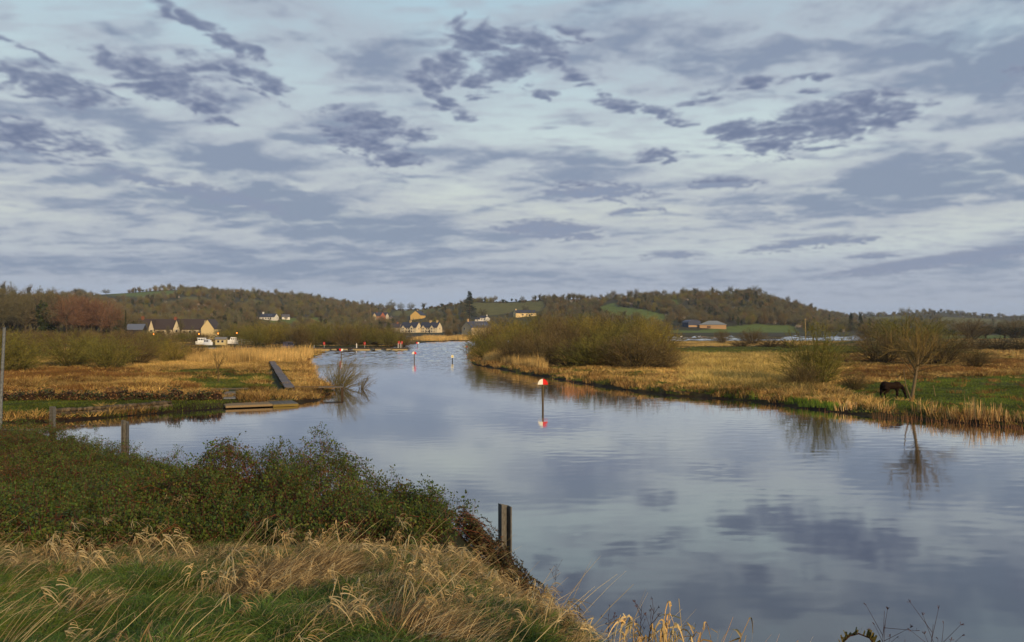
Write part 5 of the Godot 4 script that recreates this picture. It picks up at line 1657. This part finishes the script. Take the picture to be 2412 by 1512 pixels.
func cruiser(label: String, pos: Vector3, turn: float, l: float, hull: Color, top: Color) -> void:
	var o := thing("cabin_cruiser", label, "boat", pos, deg_to_rad(turn), "boats in the marina")
	var w := l * 0.17
	var b := MB.new()
	var n := 8
	for i in n:
		var t0 := float(i) / n
		var t1 := float(i + 1) / n
		var x0 := (t0 - 0.5) * l
		var x1 := (t1 - 0.5) * l
		var w0 := w * (1.0 - pow(t0, 4.0))
		var w1 := w * (1.0 - pow(t1, 4.0))
		var h0 := 0.75 + 0.35 * t0 * t0
		var h1 := 0.75 + 0.35 * t1 * t1
		b.quad(Vector3(x0, -0.3, w0 * 0.7), Vector3(x0, h0, w0), Vector3(x1, h1, w1), Vector3(x1, -0.3, w1 * 0.7), hull)
		b.quad(Vector3(x1, -0.3, -w1 * 0.7), Vector3(x1, h1, -w1), Vector3(x0, h0, -w0), Vector3(x0, -0.3, -w0 * 0.7), hull)
		b.quad(Vector3(x0, h0, w0), Vector3(x0, h0, -w0), Vector3(x1, h1, -w1), Vector3(x1, h1, w1), hull)
	b.quad(Vector3(-l / 2, -0.3, -w * 0.7), Vector3(-l / 2, 0.75, -w), Vector3(-l / 2, 0.75, w), Vector3(-l / 2, -0.3, w * 0.7), hull)
	part("hull", b, o, M.gloss)
	b = MB.new()
	b.prism(PackedVector2Array([Vector2(-l * 0.38, 0.7), Vector2(l * 0.24, 0.7), Vector2(l * 0.12, 1.75), Vector2(-l * 0.36, 1.75)]), -w * 0.75, w * 0.75, top)
	b.prism(PackedVector2Array([Vector2(-l * 0.42, 1.76), Vector2(l * 0.16, 1.76), Vector2(l * 0.14, 1.86), Vector2(-l * 0.42, 1.86)]), -w * 0.85, w * 0.85, top)
	var cab := part("cabin", b, o, M.gloss)
	for i in 3:
		var g := MB.new()
		g.box(Vector3(-l * 0.27 + i * l * 0.16, 1.35, 0), Vector3(l * 0.12, 0.45, w * 1.54), S(30, 34, 44))
		part("window", g, cab, M.glass)

func build_water_things() -> void:
	marker("big half-round red and white marker post in the near water", 1278.5, 948, 905.5, 0.42, true, true)
	marker("red and white half-round marker left of the middle of the channel", 976, 850, 834, 0.43, true, true)
	marker("red and white marker standing close to the willow point", 1098, 829.5, 818, 0.42, true, true)
	marker("upside-down red and white marker in front of the floating pontoons", 804, 843, 827, 0.43, false, false)
	marker("farthest upside-down red and white marker, right of the pontoon end", 984, 817.5, 810, 0.5, false, false)
	var q := on_water(1065.7, 852.5)
	var o := thing("channel_sign", "small square yellow and white sign on a short post in the channel", "sign", Vector3(q.x, 0, -q.y))
	var b := MB.new()
	timber_post(b, Vector3(0, -1.5, 0), 2.5, 0.08, S(70, 62, 54))
	part("post", b, o, M.timber)
	b = MB.new()
	b.box(Vector3(0, 1.0, 0.1), Vector3(0.46, 0.5, 0.03), S(236, 234, 222))
	var pl := part("sign_plate", b, o, M.gloss)
	b = MB.new()
	b.box(Vector3(0, 1.02, 0.12), Vector3(0.3, 0.3, 0.01), S(236, 206, 40))
	b.box(Vector3(0, 1.02, 0.128), Vector3(0.05, 0.2, 0.01), S(236, 234, 222))
	part("symbol", b, pl, M.gloss)
	# piles
	pile("grey steel pile at the near end of the bank, by the trailing shrub", Vector3(-0.18, 0.9, -18.0), hy(1184, 18.0), 0.42, 0.28, 0.25)
	pile("grey steel pile with slanted top behind the bramble edge", Vector3((297 - HX) / F * 33.0, 0.3, -33.0), hy(989, 33), 0.1, 0.35, 0.25)
	pile("grey steel pile farthest left along the bank, before the stone wall", Vector3((127 - HX) / F * 42.5, 0.3, -42.5), hy(957, 42.5), -0.2, 0.1, 0.24)
	pile("tip of a steel pile barely showing above the brambles", Vector3((541 - HX) / F * 26.0, 0.3, -26.0), hy(1046, 26.0), 0.2, 0.2, 0.14)
	o = thing("metal_pole", "tall grey metal pole at the left edge of the picture", "pole", Vector3((2 - HX) / F * 41.5, 0.2, -41.5))
	b = MB.new()
	b.tube(PackedVector3Array([Vector3(-0.02, -1.0, 0), Vector3(0.04, 2.5, 0), Vector3(0.19, hy(772, 41.5) - 0.2, 0)]), 0.085, 0.07, 10, S(128, 134, 138))
	part("shaft", b, o, M.steel)
	b = MB.new()
	b.tube(PackedVector3Array([Vector3(0.19, hy(772, 41.5) - 0.2, 0), Vector3(0.19, hy(771, 41.5) - 0.18, 0)]), 0.09, 0.09, 10, S(110, 116, 120))
	part("cap", b, o, M.steel)
	# pontoons
	var d := 220.0
	var X0 := (745 - HX) / F * d
	var X1 := (962 - HX) / F * d
	o = thing("floating_pontoon", "long floating pontoon moored across the far side of the river", "pontoon", Vector3((X0 + X1) / 2, 0, -d))
	var half := (X1 - X0) / 2
	var i := 0
	while i < 24:
		b = MB.new()
		var w := 2 * half / 24.0
		b.box(Vector3(-half + (i + 0.5) * w, 0.5, 0), Vector3(w - 0.05, 0.08, 2.2), vary(S(98, 84, 68), 0.12))
		part("plank", b, o, M.timber)
		i += 1
	b = MB.new()
	for s in [-1.05, 1.05]:
		b.box(Vector3(0, 0.38, s), Vector3(2 * half, 0.16, 0.12), S(70, 58, 48))
	part("side_beam", b, o, M.timber)
	for j in 8:
		b = MB.new()
		b.box(Vector3(-half + 2.0 + j * (2 * half - 4) / 7.0, 0.12, 0.3), Vector3(1.6, 0.36, 2.2), S(176, 162, 126))
		part("float", b, o)
	for x in [768, 862, 948]:
		var fx: float = (x - HX) / F * d - (X0 + X1) / 2
		b = MB.new()
		b.box(Vector3(fx, 0.47, 3.2), Vector3(4.4, 0.14, 4.2), S(88, 76, 62))
		var fg := part("finger", b, o, M.timber)
		b = MB.new()
		b.box(Vector3(fx, 0.18, 4.6), Vector3(4.0, 0.4, 1.2), S(182, 164, 120))
		part("float", b, fg)
	for e in [[743, 813, "mooring_post", S(150, 150, 150)], [842.3, 809.5, "mooring_post", S(236, 232, 222)], [939.5, 809, "mooring_post", S(210, 206, 198)], [945.5, 808, "mooring_post", S(196, 192, 186)]]:
		var px: float = (e[0] - HX) / F * d
		var post := thing(e[2], {743: "grey mooring post at the left end of the pontoon", 842.3: "white mooring post at the middle of the pontoon", 939.5: "left one of two pale mooring posts at the right pontoon end", 945.5: "right one of two pale mooring posts at the right pontoon end"}[e[0]], "post", Vector3(px, 0, -d + 1.4), 0.0, "mooring posts of the pontoon")
		b = MB.new()
		b.tube(PackedVector3Array([Vector3(0, -1, 0), Vector3(0, 1, 0), Vector3(0, hy(e[1], d), 0)]), 0.16 if e[0] == 842.3 else 0.11, 0.15 if e[0] == 842.3 else 0.11, 9, e[3])
		part("post", b, post)
		b = MB.new()
		b.tube(PackedVector3Array([Vector3(0, hy(e[1], d), 0), Vector3(0, hy(e[1], d) + 0.12, 0)]), 0.17, 0.05, 9, e[3])
		part("cap", b, post)
	for e in [[763, "left"], [858.5, "middle"], [939.3, "right"], [946.2, "rightmost"]]:
		var px: float = (e[0] - HX) / F * d
		var top := 808.0 if e[0] < 900 else 806.0
		var ring := thing("lifebuoy_stand", "%s red lifebuoy stand on the floating pontoon" % e[1], "lifebuoy", Vector3(px, 0.54, -d - 0.4), 0.0, "lifebuoy stands of the pontoon")
		var y0 := hy(top, d) - 0.54
		b = MB.new()
		b.tube(PackedVector3Array([Vector3(0, 0, 0), Vector3(0, y0 * 0.5, 0), Vector3(0, y0, 0)]), 0.05, 0.05, 7, S(200, 196, 190))
		part("post", b, ring)
		b = MB.new()
		for a in 14:
			var t0 := TAU * a / 14
			var t1 := TAU * (a + 1) / 14
			b.tube(PackedVector3Array([Vector3(cos(t0) * 0.2, y0 - 0.1 + sin(t0) * 0.34, 0.1), Vector3(cos(t1) * 0.2, y0 - 0.1 + sin(t1) * 0.34, 0.1)]), 0.1, 0.1, 6, S(216, 44, 30))
		part("ring", b, ring, M.gloss)
	# stone-faced bank on the left
	var stones := []
	for k in 5:
		var m := MB.new()
		var pts := PackedVector3Array()
		var sp := SphereMesh.new()
		sp.radial_segments = 8
		sp.rings = 4
		sp.radius = 0.5
		sp.height = 1.0
		var ar := sp.get_mesh_arrays()
		var ci := S([112, 96, 88, 132, 104][k], [98, 86, 78, 116, 92][k], [80, 70, 66, 94, 76][k])
		for v: Vector3 in ar[Mesh.ARRAY_VERTEX]:
			var w := v * (1.0 + 0.35 * noise_a.get_noise_3d(v.x * 150 + k * 50, v.y * 150, v.z * 150))
			m.v.append(Vector3(clampf(w.x, -0.42, 0.42), clampf(w.y, -0.36, 0.36), clampf(w.z, -0.4, 0.4)))
			m.n.append(v.normalized())
			m.c.append(ci)
		m.ix.append_array(ar[Mesh.ARRAY_INDEX])
		stones.append(m.mesh(M.stone))
	var wall := thing("stone_wall", "low rough stone wall along the water's edge on the left", "wall")
	for j in 150:
		var x := lerpf(120, 395, (j % 50) / 49.0) + rng.randf_range(-2, 2)
		var row := j / 50
		var c := on_water(x, lin([[120, 990], [230, 983], [400, 968]], x))
		var sz := rng.randf_range(0.32, 0.62) * (1.0 if row < 2 else 0.8)
		var st := put("stone", stones[rng.randi() % 5], wall)
		st.position = Vector3(c.x, 0.08 + row * 0.27, -c.y - row * 0.14 - 0.1)
		st.rotation = Vector3(rng.randf_range(-0.3, 0.3), rng.randf() * TAU, rng.randf_range(-0.3, 0.3))
		st.scale = Vector3(sz * 1.25, sz * 0.8, sz)
	# slipway platform, gangway and boardwalk
	var ca := on_water(522, 962)
	var cb := on_water(692, 955)
	var mid := (ca + cb) / 2
	o = thing("landing_stage", "flat concrete and timber landing stage on the left bank", "jetty", Vector3(mid.x, 0, -mid.y - 0.6), atan2(cb.y - ca.y, cb.x - ca.x))
	var len := ca.distance_to(cb)
	b = MB.new()
	b.box(Vector3(-len * 0.18, 0.16, -0.6), Vector3(len * 0.64, 0.16, 3.4), S(170, 146, 112))
	part("concrete_slab", b, o, M.stone)
	for j in 9:
		b = MB.new()
		b.box(Vector3(len * 0.15 + (j + 0.5) * len * 0.35 / 9.0, 0.19, -0.3), Vector3(len * 0.35 / 9.0 - 0.03, 0.08, 2.6), vary(S(128, 124, 116), 0.12))
		part("plank", b, o, M.timber)
	b = MB.new()
	b.box(Vector3(len * 0.325, 0.1, 1.08), Vector3(len * 0.36, 0.16, 0.14), S(150, 130, 70))
	b.box(Vector3(len * 0.325, 0.24, -1.7), Vector3(len * 0.36, 0.14, 0.12), S(120, 108, 84))
	part("edge_beam", b, o, M.timber)
	var g0 := on_land(541, 943)
	o = thing("gangway", "short grey metal gangway leading down to the landing stage", "gangway", Vector3(g0.x, 0.62, g0.z), 0.33)
	b = MB.new()
	b.box(Vector3(0, -0.06, -3.2), Vector3(0.9, 0.1, 6.6), S(126, 132, 142))
	var dk := part("deck", b, o, M.steel)
	for j in 14:
		b = MB.new()
		b.box(Vector3(0, 0.005, -6.2 + j * 0.46), Vector3(0.84, 0.03, 0.06), S(108, 112, 120))
		part("tread", b, dk, M.steel)
	b = MB.new()
	b.box(Vector3(0, 0.22, -6.6), Vector3(3.0, 0.1, 0.1), S(112, 104, 92))
	for s in [-1.4, 1.4]:
		b.box(Vector3(s, -0.2, -6.6), Vector3(0.1, 0.8, 0.1), S(112, 104, 92))
	part("top_rail", b, o, M.timber)
	var pa := on_land(641, 857)
	var pb := on_land(683, 924)
	o = thing("boardwalk", "straight grey plank boardwalk crossing the left-hand meadow", "boardwalk", Vector3(pb.x, 0, pb.z))
	var run := pa - pb
	var L := Vector2(run.x, run.z).length()
	var yaw := atan2(-run.z, run.x)
	var n := int(L / 0.55)
	for j in n:
		b = MB.new()
		b.box(Vector3.ZERO, Vector3(0.5, 0.06, 0.85), vary(S(128, 122, 124), 0.14))
		var pk := part("plank", b, o, M.timber)
		var t := (j + 0.5) / n
		pk.position = Vector3(run.x * t, ground(pb.x + run.x * t, -(pb.z + run.z * t)) + 0.4, run.z * t)
		pk.rotation.y = yaw + rng.randf_range(-0.01, 0.01)
	b = MB.new()
	for j in 12:
		var t := j / 11.0
		for s in [-0.35, 0.35]:
			b.box(Vector3(run.x * t + sin(yaw) * s, ground(pb.x + run.x * t, -(pb.z + run.z * t)) + 0.2, run.z * t + cos(yaw) * s), Vector3(0.12, 0.5, 0.12), S(96, 84, 72))
	part("supports", b, o, M.timber)
	var j0 := on_water(780, 931)
	o = thing("small_jetty", "small weathered timber jetty beside the wind-bent willow", "jetty", Vector3(j0.x, 0, -j0.y - 0.5), 0.1)
	for j in 7:
		b = MB.new()
		b.box(Vector3(-1.0 + j * 0.31, 0.72, 0), Vector3(0.28, 0.07, 1.3), vary(S(138, 124, 106), 0.12))
		part("plank", b, o, M.timber)
	for s in [[-0.95, 0.5], [0.9, 0.5], [-0.95, -0.5], [0.9, -0.5]]:
		b = MB.new()
		timber_post(b, Vector3(s[0], -0.9, s[1]), 1.58, 0.07, S(92, 76, 60))
		part("leg", b, o, M.timber)
	b = MB.new()
	b.box(Vector3(-2.6, 0.74, -0.3), Vector3(3.2, 0.08, 0.14), S(128, 108, 84))
	part("handrail", b, o, M.timber)
	# marina: boats, hut, railing, lamps
	cruiser("white cabin cruiser with long pale roof at the left of the marina", Vector3((480 - HX) / F * 262, 0.9, -262.0), 12, 4.8, S(236, 236, 232), S(230, 232, 232))
	cruiser("white motor boat moored in front of the marina lamps", Vector3((490 - HX) / F * 255, 0.5, -255.0), -14, 3.4, S(226, 230, 238), S(206, 212, 224))
	cruiser("white tall-cabined boat at the right of the marina", Vector3((547 - HX) / F * 268, 1.0, -268.0), 200, 3.6, S(236, 234, 228), S(236, 236, 232))
	cruiser("dark cabin cruiser half hidden under the riverside willows", Vector3((681 - HX) / F * 232, 0.1, -232.0), 78, 6.0, S(120, 104, 96), S(70, 64, 78))
	var h0 := stand(522, 256)
	house("kiosk", "small cream kiosk by the marina railing", "kiosk", h0, 6, 3.2, 2.4, 1.9, 0.5, S(216, 200, 150), S(150, 144, 134), [["win", 0, -0.7, 1.2, 0.8, 0.8], ["win", 0, 0.6, 1.2, 0.8, 0.8]])
	o = thing("railing", "pale sloping railing of the marina gangway right of the kiosk", "railing", stand(576, 258))
	b = MB.new()
	for y in [0.9, 1.4]:
		b.tube(PackedVector3Array([Vector3(-4.0, y + 0.7, 0), Vector3(0, y + 0.35, 0), Vector3(4.2, y, 0)]), 0.06, 0.06, 5, S(216, 206, 192))
	part("top_rail", b, o)
	for j in 9:
		b = MB.new()
		var x := -4.0 + j * 1.02
		timber_post(b, Vector3(x, -0.3, 0), 1.7 + 0.7 * (1.0 - j / 8.0), 0.045, S(206, 196, 184))
		part("post", b, o)
	for e in [[362, 787, 300, "among the willows at the left"], [469, 786.5, 270, "left of the white boats"], [514, 785.5, 268, "between the white boats"], [558, 784.5, 266, "right of the white boats"]]:
		var g := stand(e[0], e[2])
		var top := hy(e[1], e[2]) - g.y
		o = thing("street_lamp", "lit orange street lamp %s" % e[3], "street lamp", g, 0.0, "lit lamps of the marina")
		b = MB.new()
		b.tube(PackedVector3Array([Vector3(0, -0.3, 0), Vector3(0, top * 0.5, 0), Vector3(0, top - 0.3, 0)]), 0.07, 0.05, 7, S(60, 56, 52))
		part("pole", b, o)
		b = MB.new()
		b.tube(PackedVector3Array([Vector3(0, top + 0.28, 0), Vector3(0, top + 0.45, 0)]), 0.45, 0.08, 9, S(60, 56, 52))
		part("lamp_shade", b, o)
		b = MB.new()
		b.tube(PackedVector3Array([Vector3(0, top - 0.25, 0), Vector3(0, top + 0.05, 0), Vector3(0, top + 0.24, 0)]), 0.1, 0.22, 9, Color(1, 0.6, 0.2))
		part("lamp_glass", b, o, M.lamp)
		var l := OmniLight3D.new()
		l.name = "lamp_light"
		l.light_color = Color(1.0, 0.62, 0.25)
		l.light_energy = 0.5
		l.light_size = 0.2
		l.omni_range = 25.0
		l.omni_attenuation = 2.0
		l.shadow_enabled = true
		l.position = Vector3(0, top, 0.35)
		o.add_child(l)
	# poles
	for e in [[1897, 750, 520, "wooden power pole with crossarm by the lake, before the right-hand hill", 0.5], [872, 724, 900, "thin pale pole on the slope above the brick house", 0.3]]:
		var g := stand(e[0], e[2])
		var top := hy(e[1], e[2]) - g.y
		o = thing("power_pole", e[3], "pole", g)
		b = MB.new()
		timber_post(b, Vector3(0, -0.5, 0), top + 0.5, e[4] * 0.55, S(190, 164, 110))
		part("pole", b, o, M.timber)
		b = MB.new()
		b.box(Vector3(0, top - 0.6, 0.1), Vector3(5.0 * e[4], 0.3, 0.2), S(150, 132, 100))
		part("crossarm", b, o, M.timber)
	# swans on the far lake
	for e in [[1605, 792, 520], [1647, 793, 505]]:
		o = thing("swan", "white swan on the far lake, %s of two" % ("left" if e[0] < 1620 else "right"), "swan", Vector3((e[0] - HX) / F * e[2], 0.0, -e[2]), 0.4, "swans on the far lake")
		b = MB.new()
		b.tube(PackedVector3Array([Vector3(-0.75, 0.35, 0), Vector3(-0.45, 0.22, 0), Vector3(0, 0.2, 0), Vector3(0.4, 0.22, 0), Vector3(0.55, 0.4, 0)]), 0.36, 0.2, 8, S(238, 236, 230), 0.5)
		b.tube(PackedVector3Array([Vector3(0.5, 0.3, 0), Vector3(0.7, 0.55, 0), Vector3(0.62, 0.85, 0), Vector3(0.72, 1.05, 0), Vector3(0.9, 1.0, 0)]), 0.12, 0.05, 6, S(238, 236, 230))
		part("body", b, o)
		b = MB.new()
		b.tube(PackedVector3Array([Vector3(0.88, 1.0, 0), Vector3(1.04, 0.95, 0)]), 0.045, 0.015, 5, S(206, 110, 40))
		part("beak", b, o)


# ---------------------------------------------------------------- the horse and the birch

func smooth_min(a: float, b: float, k: float) -> float:
	var h := maxf(k - absf(a - b), 0.0) / k
	return minf(a, b) - h * h * k * 0.25

func build_horse() -> void:
	var bones := [
		[-0.60, 1.12, 0, 0.29, 0.35, 1.07, 0, 0.29], [-0.72, 1.20, 0, 0.26, -0.45, 1.10, 0, 0.28], [0.35, 1.12, 0, 0.27, 0.52, 1.06, 0, 0.22], [0.30, 1.34, 0, 0.11, 0.48, 1.22, 0, 0.16],
		[0.50, 1.22, 0, 0.20, 0.80, 1.00, 0, 0.15], [0.80, 1.00, 0, 0.15, 1.02, 0.72, 0, 0.115], [1.02, 0.72, 0, 0.115, 1.10, 0.50, 0, 0.10], [1.10, 0.50, 0, 0.095, 1.19, 0.20, 0, 0.06], [1.19, 0.20, 0, 0.062, 1.21, 0.12, 0, 0.055],
		[1.00, 0.80, 0.06, 0.03, 0.98, 0.93, 0.075, 0.012], [1.00, 0.80, -0.06, 0.03, 0.98, 0.93, -0.075, 0.012],
	]
	for s in [-1, 1]:
		var st: float = 0.10 * s
		bones += [[-0.74, 1.05, 0.12 * s, 0.2, -0.58 + st, 0.76, 0.15 * s, 0.13], [-0.58 + st, 0.76, 0.15 * s, 0.115, -0.84 + st, 0.5, 0.13 * s, 0.062], [-0.84 + st, 0.5, 0.13 * s, 0.058, -0.80 + st, 0.15, 0.13 * s, 0.042], [-0.80 + st, 0.15, 0.13 * s, 0.045, -0.75 + st, 0.02, 0.13 * s, 0.056]]
		var ft: float = -0.13 * s
		bones += [[0.42, 0.98, 0.13 * s, 0.16, 0.40 + ft * 0.4, 0.74, 0.14 * s, 0.1], [0.40 + ft * 0.4, 0.74, 0.14 * s, 0.085, 0.42 + ft, 0.44, 0.13 * s, 0.058], [0.42 + ft, 0.44, 0.13 * s, 0.055, 0.41 + ft, 0.14, 0.13 * s, 0.04], [0.41 + ft, 0.14, 0.13 * s, 0.044, 0.45 + ft, 0.02, 0.13 * s, 0.055]]
	var cell := 0.032
	var lo := Vector3(-1.12, -0.06, -0.42)
	var nx := 76
	var ny := 51
	var nz := 27
	var f := PackedFloat32Array()
	f.resize(nx * ny * nz)
	f.fill(1.0)
	for b in bones:
		var a := Vector3(b[0], b[1], b[2])
		var c := Vector3(b[4], b[5], b[6])
		var r := maxf(b[3], b[7]) + 0.12
		var mn := (Vector3(minf(a.x, c.x), minf(a.y, c.y), minf(a.z, c.z)) - Vector3.ONE * r - lo) / cell
		var mx := (Vector3(maxf(a.x, c.x), maxf(a.y, c.y), maxf(a.z, c.z)) + Vector3.ONE * r - lo) / cell
		var ac := c - a
		var ll := ac.length_squared()
		for z in range(maxi(0, int(mn.z)), mini(nz, int(mx.z) + 1)):
			for y in range(maxi(0, int(mn.y)), mini(ny, int(mx.y) + 1)):
				for x in range(maxi(0, int(mn.x)), mini(nx, int(mx.x) + 1)):
					var p := lo + Vector3(x, y, z) * cell
					var t := clampf((p - a).dot(ac) / ll, 0, 1)
					var dist := p.distance_to(a + ac * t) - lerpf(b[3], b[7], t)
					var i := (z * ny + y) * nx + x
					f[i] = smooth_min(f[i], dist, 0.09)
	var m := MB.new()
	var id := {}
	for z in nz - 1:
		for y in ny - 1:
			for x in nx - 1:
				var i := (z * ny + y) * nx + x
				var s := Vector3.ZERO
				var n := 0
				var g := Vector3.ZERO
				for k in 12:
					var ax := k >> 2
					var o1 := k & 1
					var o2 := (k >> 1) & 1
					var q := Vector3i(0, o1, o2) if ax == 0 else Vector3i(o1, 0, o2) if ax == 1 else Vector3i(o1, o2, 0)
					var e := Vector3i(1, 0, 0) if ax == 0 else Vector3i(0, 1, 0) if ax == 1 else Vector3i(0, 0, 1)
					var va := f[i + q.x + q.y * nx + q.z * nx * ny]
					var w := q + e
					var vb := f[i + w.x + w.y * nx + w.z * nx * ny]
					g += Vector3(e) * (vb - va)
					if (va < 0.0) != (vb < 0.0):
						s += Vector3(q) + Vector3(e) * (va / (va - vb))
						n += 1
				if n > 0:
					id[i] = m.v.size()
					m.v.append(lo + (Vector3(x, y, z) + s / n) * cell)
					m.n.append(g.normalized())
					var h := m.v[-1].y
					m.c.append(S(34, 22, 19).lerp(S(24, 18, 17), smoothstep(0.5, 0.3, h)))
	var sx := 1
	var sy := nx
	var sz := nx * ny
	for i: int in id:
		for e in [[sx, sy, sz], [sy, sz, sx], [sz, sx, sy]]:
			if i + e[0] >= f.size(): continue
			var va := f[i]
			var vb := f[i + e[0]]
			if (va < 0.0) == (vb < 0.0): continue
			var q := [i, i - e[1], i - e[1] - e[2], i - e[2]]
			if not (id.has(q[1]) and id.has(q[2]) and id.has(q[3])): continue
			var v := [id[q[0]], id[q[1]], id[q[2]], id[q[3]]]
			if (m.v[v[2]] - m.v[v[0]]).cross(m.v[v[1]] - m.v[v[0]]).dot(m.n[v[0]] + m.n[v[2]]) < 0.0: v.reverse()
			m.ix.append_array(PackedInt32Array([v[0], v[1], v[2], v[0], v[2], v[3]]))
	var d := 63.5
	var p := stand(2101, d, 0.0)
	var o := thing("horse", "dark brown horse grazing with lowered head left of the leaning tree", "horse", p, 0.12)
	o.scale = Vector3.ONE * 0.98
	part("body", m, o, M.coat)
	var b := MB.new()
	for i in 60:
		var s := Vector3(-0.97 + rng.randf_range(-0.02, 0.03), 1.22 + rng.randf_range(-0.05, 0.05), rng.randf_range(-0.04, 0.04))
		b.ribbon(PackedVector3Array([s, s + Vector3(-0.07, -0.15, 0) + rv() * 0.02, s + Vector3(-0.06, -0.45, 0) + rv() * 0.05, s + Vector3(-0.02, -0.8, 0) + rv() * 0.06]), 0.012, 0.006, side_of(Vector3.UP), S(26, 20, 18))
	part("tail", b, o, M.coat)
	b = MB.new()
	for i in 70:
		var t := rng.randf()
		var s := Vector3(0.46, 1.40, 0).lerp(Vector3(1.0, 0.92, 0), t) + Vector3(0, 0.03, 0)
		b.ribbon(PackedVector3Array([s, s + Vector3(0.02, -0.02, 0.14), s + Vector3(0.0, -0.2, 0.19) + rv() * 0.03]), 0.012, 0.005, Vector3.RIGHT, S(26, 20, 18))
	part("mane", b, o, M.coat)

func build_leaning_tree() -> void:
	var tr := MB.new()
	var cr := MB.new()
	var d := 61.0
	var base := stand(2147, d, 0.1)
	var pale := S(140, 122, 92)
	var k := d / F
	var trunk := PackedVector3Array([Vector3(0, 0, 0), Vector3(0.5 * k, 14 * k, 0), Vector3(6 * k, 50 * k, 0.05), Vector3(12 * k, 90 * k, 0.1), Vector3(14 * k, 125 * k, 0.1)])
	tr.tube(trunk, 0.15, 0.09, 9, pale, 0.8)
	tr.tube(PackedVector3Array([Vector3(-0.05, 0.1, 0.05), Vector3(-16 * k, 42 * k, 0.1), Vector3(-22 * k, 80 * k, 0.2)]), 0.07, 0.03, 6, pale)
	tr.tube(PackedVector3Array([Vector3(-0.25, -0.1, 0.1), Vector3(0, 0.25, 0.02), Vector3(0.1, 0.6, 0)]), 0.2, 0.14, 8, S(150, 120, 70))
	var twig := S(128, 108, 64)
	var H := 196 * k
	for i in 26:
		var a := rng.randf() * TAU
		var r := 76 * k * sqrt(rng.randf())
		var t0 := rng.randf_range(0.55, 1.0)
		var s := trunk[2].lerp(trunk[4], (t0 - 0.5) * 2.0)
		var end := Vector3(11 * k + cos(a) * r, H * rng.randf_range(0.78, 1.0) * (1.0 - 0.30 * pow(r / (76 * k), 2.0)), sin(a) * r)
		if i % 5 == 0: end.y *= 0.72
		var c := s.lerp(end, 0.4) + Vector3((end.x - s.x) * 0.25, 0.05 * H, (end.z - s.z) * 0.25)
		var pts := PackedVector3Array()
		for j in 7:
			var t := j / 6.0
			pts.append(s.lerp(c, t).lerp(c.lerp(end, t), t) + rv() * 0.03 * t)
		tr.tube(pts, 0.045, 0.01, 5, pale.lerp(twig, 0.6))
		for q in 15:
			var t := rng.randf_range(0.2, 1.0)
			var p := s.lerp(c, t).lerp(c.lerp(end, t), t)
			var tang := (c.lerp(end, t) - s.lerp(c, t)).normalized()
			var dir := (tang + rv() * 0.6 + Vector3(0, 0.3, 0)).normalized()
			var l := rng.randf_range(0.5, 1.1)
			var e := p + dir * l + Vector3(0, 0.1, 0)
			cr.ribbon(PackedVector3Array([p, p.lerp(e, 0.5) + rv() * 0.05, e]), 0.011, 0.005, side_of(dir), vary(twig, 0.25))
			for z in 4:
				var p2 := p.lerp(e, rng.randf_range(0.2, 0.95))
				var d2 := (dir + rv() * 0.6).normalized()
				cr.twig(p2, p2 + d2 * rng.randf_range(0.25, 0.55), 0.007, 0.003, side_of(d2), vary(twig, 0.3))
	var o := thing("leaning_tree", "slender leaning bare tree with pale trunk right of the horse", "tree", base)
	part("trunk", tr, o, M.timber)
	part("crown", cr, o, M.twig)
	# a fence post in the pasture
	var g := stand(2202, 66)
	var ps := thing("fence_post", "thin tilted stake alone in the green pasture right of the tree", "post", g, 0.0)
	ps.rotation.z = 0.18
	var b := MB.new()
	timber_post(b, Vector3(0, -0.2, 0), 1.1, 0.04, S(150, 136, 90))
	part("stake", b, ps, M.timber)


func _ready() -> void:
	rng.seed = 20240
	noise_a.seed = 3
	noise_a.frequency = 0.03
	noise_a.fractal_octaves = 3
	noise_b.seed = 8
	noise_b.frequency = 0.03
	noise_b.fractal_octaves = 3
	# camera
	var cam := Camera3D.new()
	cam.name = "camera"
	add_child(cam)
	cam.position = Vector3(0, EYE, 0)
	cam.rotation.x = atan(15.0 / F)
	cam.keep_aspect = Camera3D.KEEP_HEIGHT
	cam.fov = rad_to_deg(2.0 * atan(756.0 / F))
	cam.near = 0.1
	cam.far = 14000.0
	cam.current = true
	# sun: low and veiled, behind the camera to the right
	var sun := DirectionalLight3D.new()
	sun.name = "sun"
	add_child(sun)
	sun.rotation_degrees = Vector3(-17.0, 33.0, 0)
	sun.light_color = Color(1.0, 0.875, 0.69)
	sun.light_energy = 1.2
	sun.light_angular_distance = 3.0
	sun.shadow_enabled = true
	# sky
	var env := Environment.new()
	env.background_mode = Environment.BG_SKY
	var sky := Sky.new()
	var pan := PanoramaSkyMaterial.new()
	pan.panorama = ImageTexture.create_from_image(build_sky(sun.global_basis.z))
	sky.sky_material = pan
	env.sky = sky
	env.background_energy_multiplier = 1.03
	env.tonemap_mode = Environment.TONE_MAPPER_LINEAR
	env.tonemap_exposure = 1.0
	env.fog_enabled = true
	env.fog_density = 0.00008
	env.fog_light_color = Color(0.80, 0.85, 0.93)
	env.sdfgi_enabled = true
	env.ssao_enabled = true
	env.ssil_enabled = true
	var we := WorldEnvironment.new()
	we.name = "environment"
	we.environment = env
	add_child(we)
	# the large structure
	make_materials()
	lay_water_line()
	lay_fields()
	lay_zones()
	build_land()
	build_water()
	# then what stands on it
	make_plants()
	build_houses()
	build_trees()
	build_shrubs()
	build_meadows()
	build_brambles()
	build_leaning_tree()
	build_horse()
	build_water_things()
	build_bank_plants()
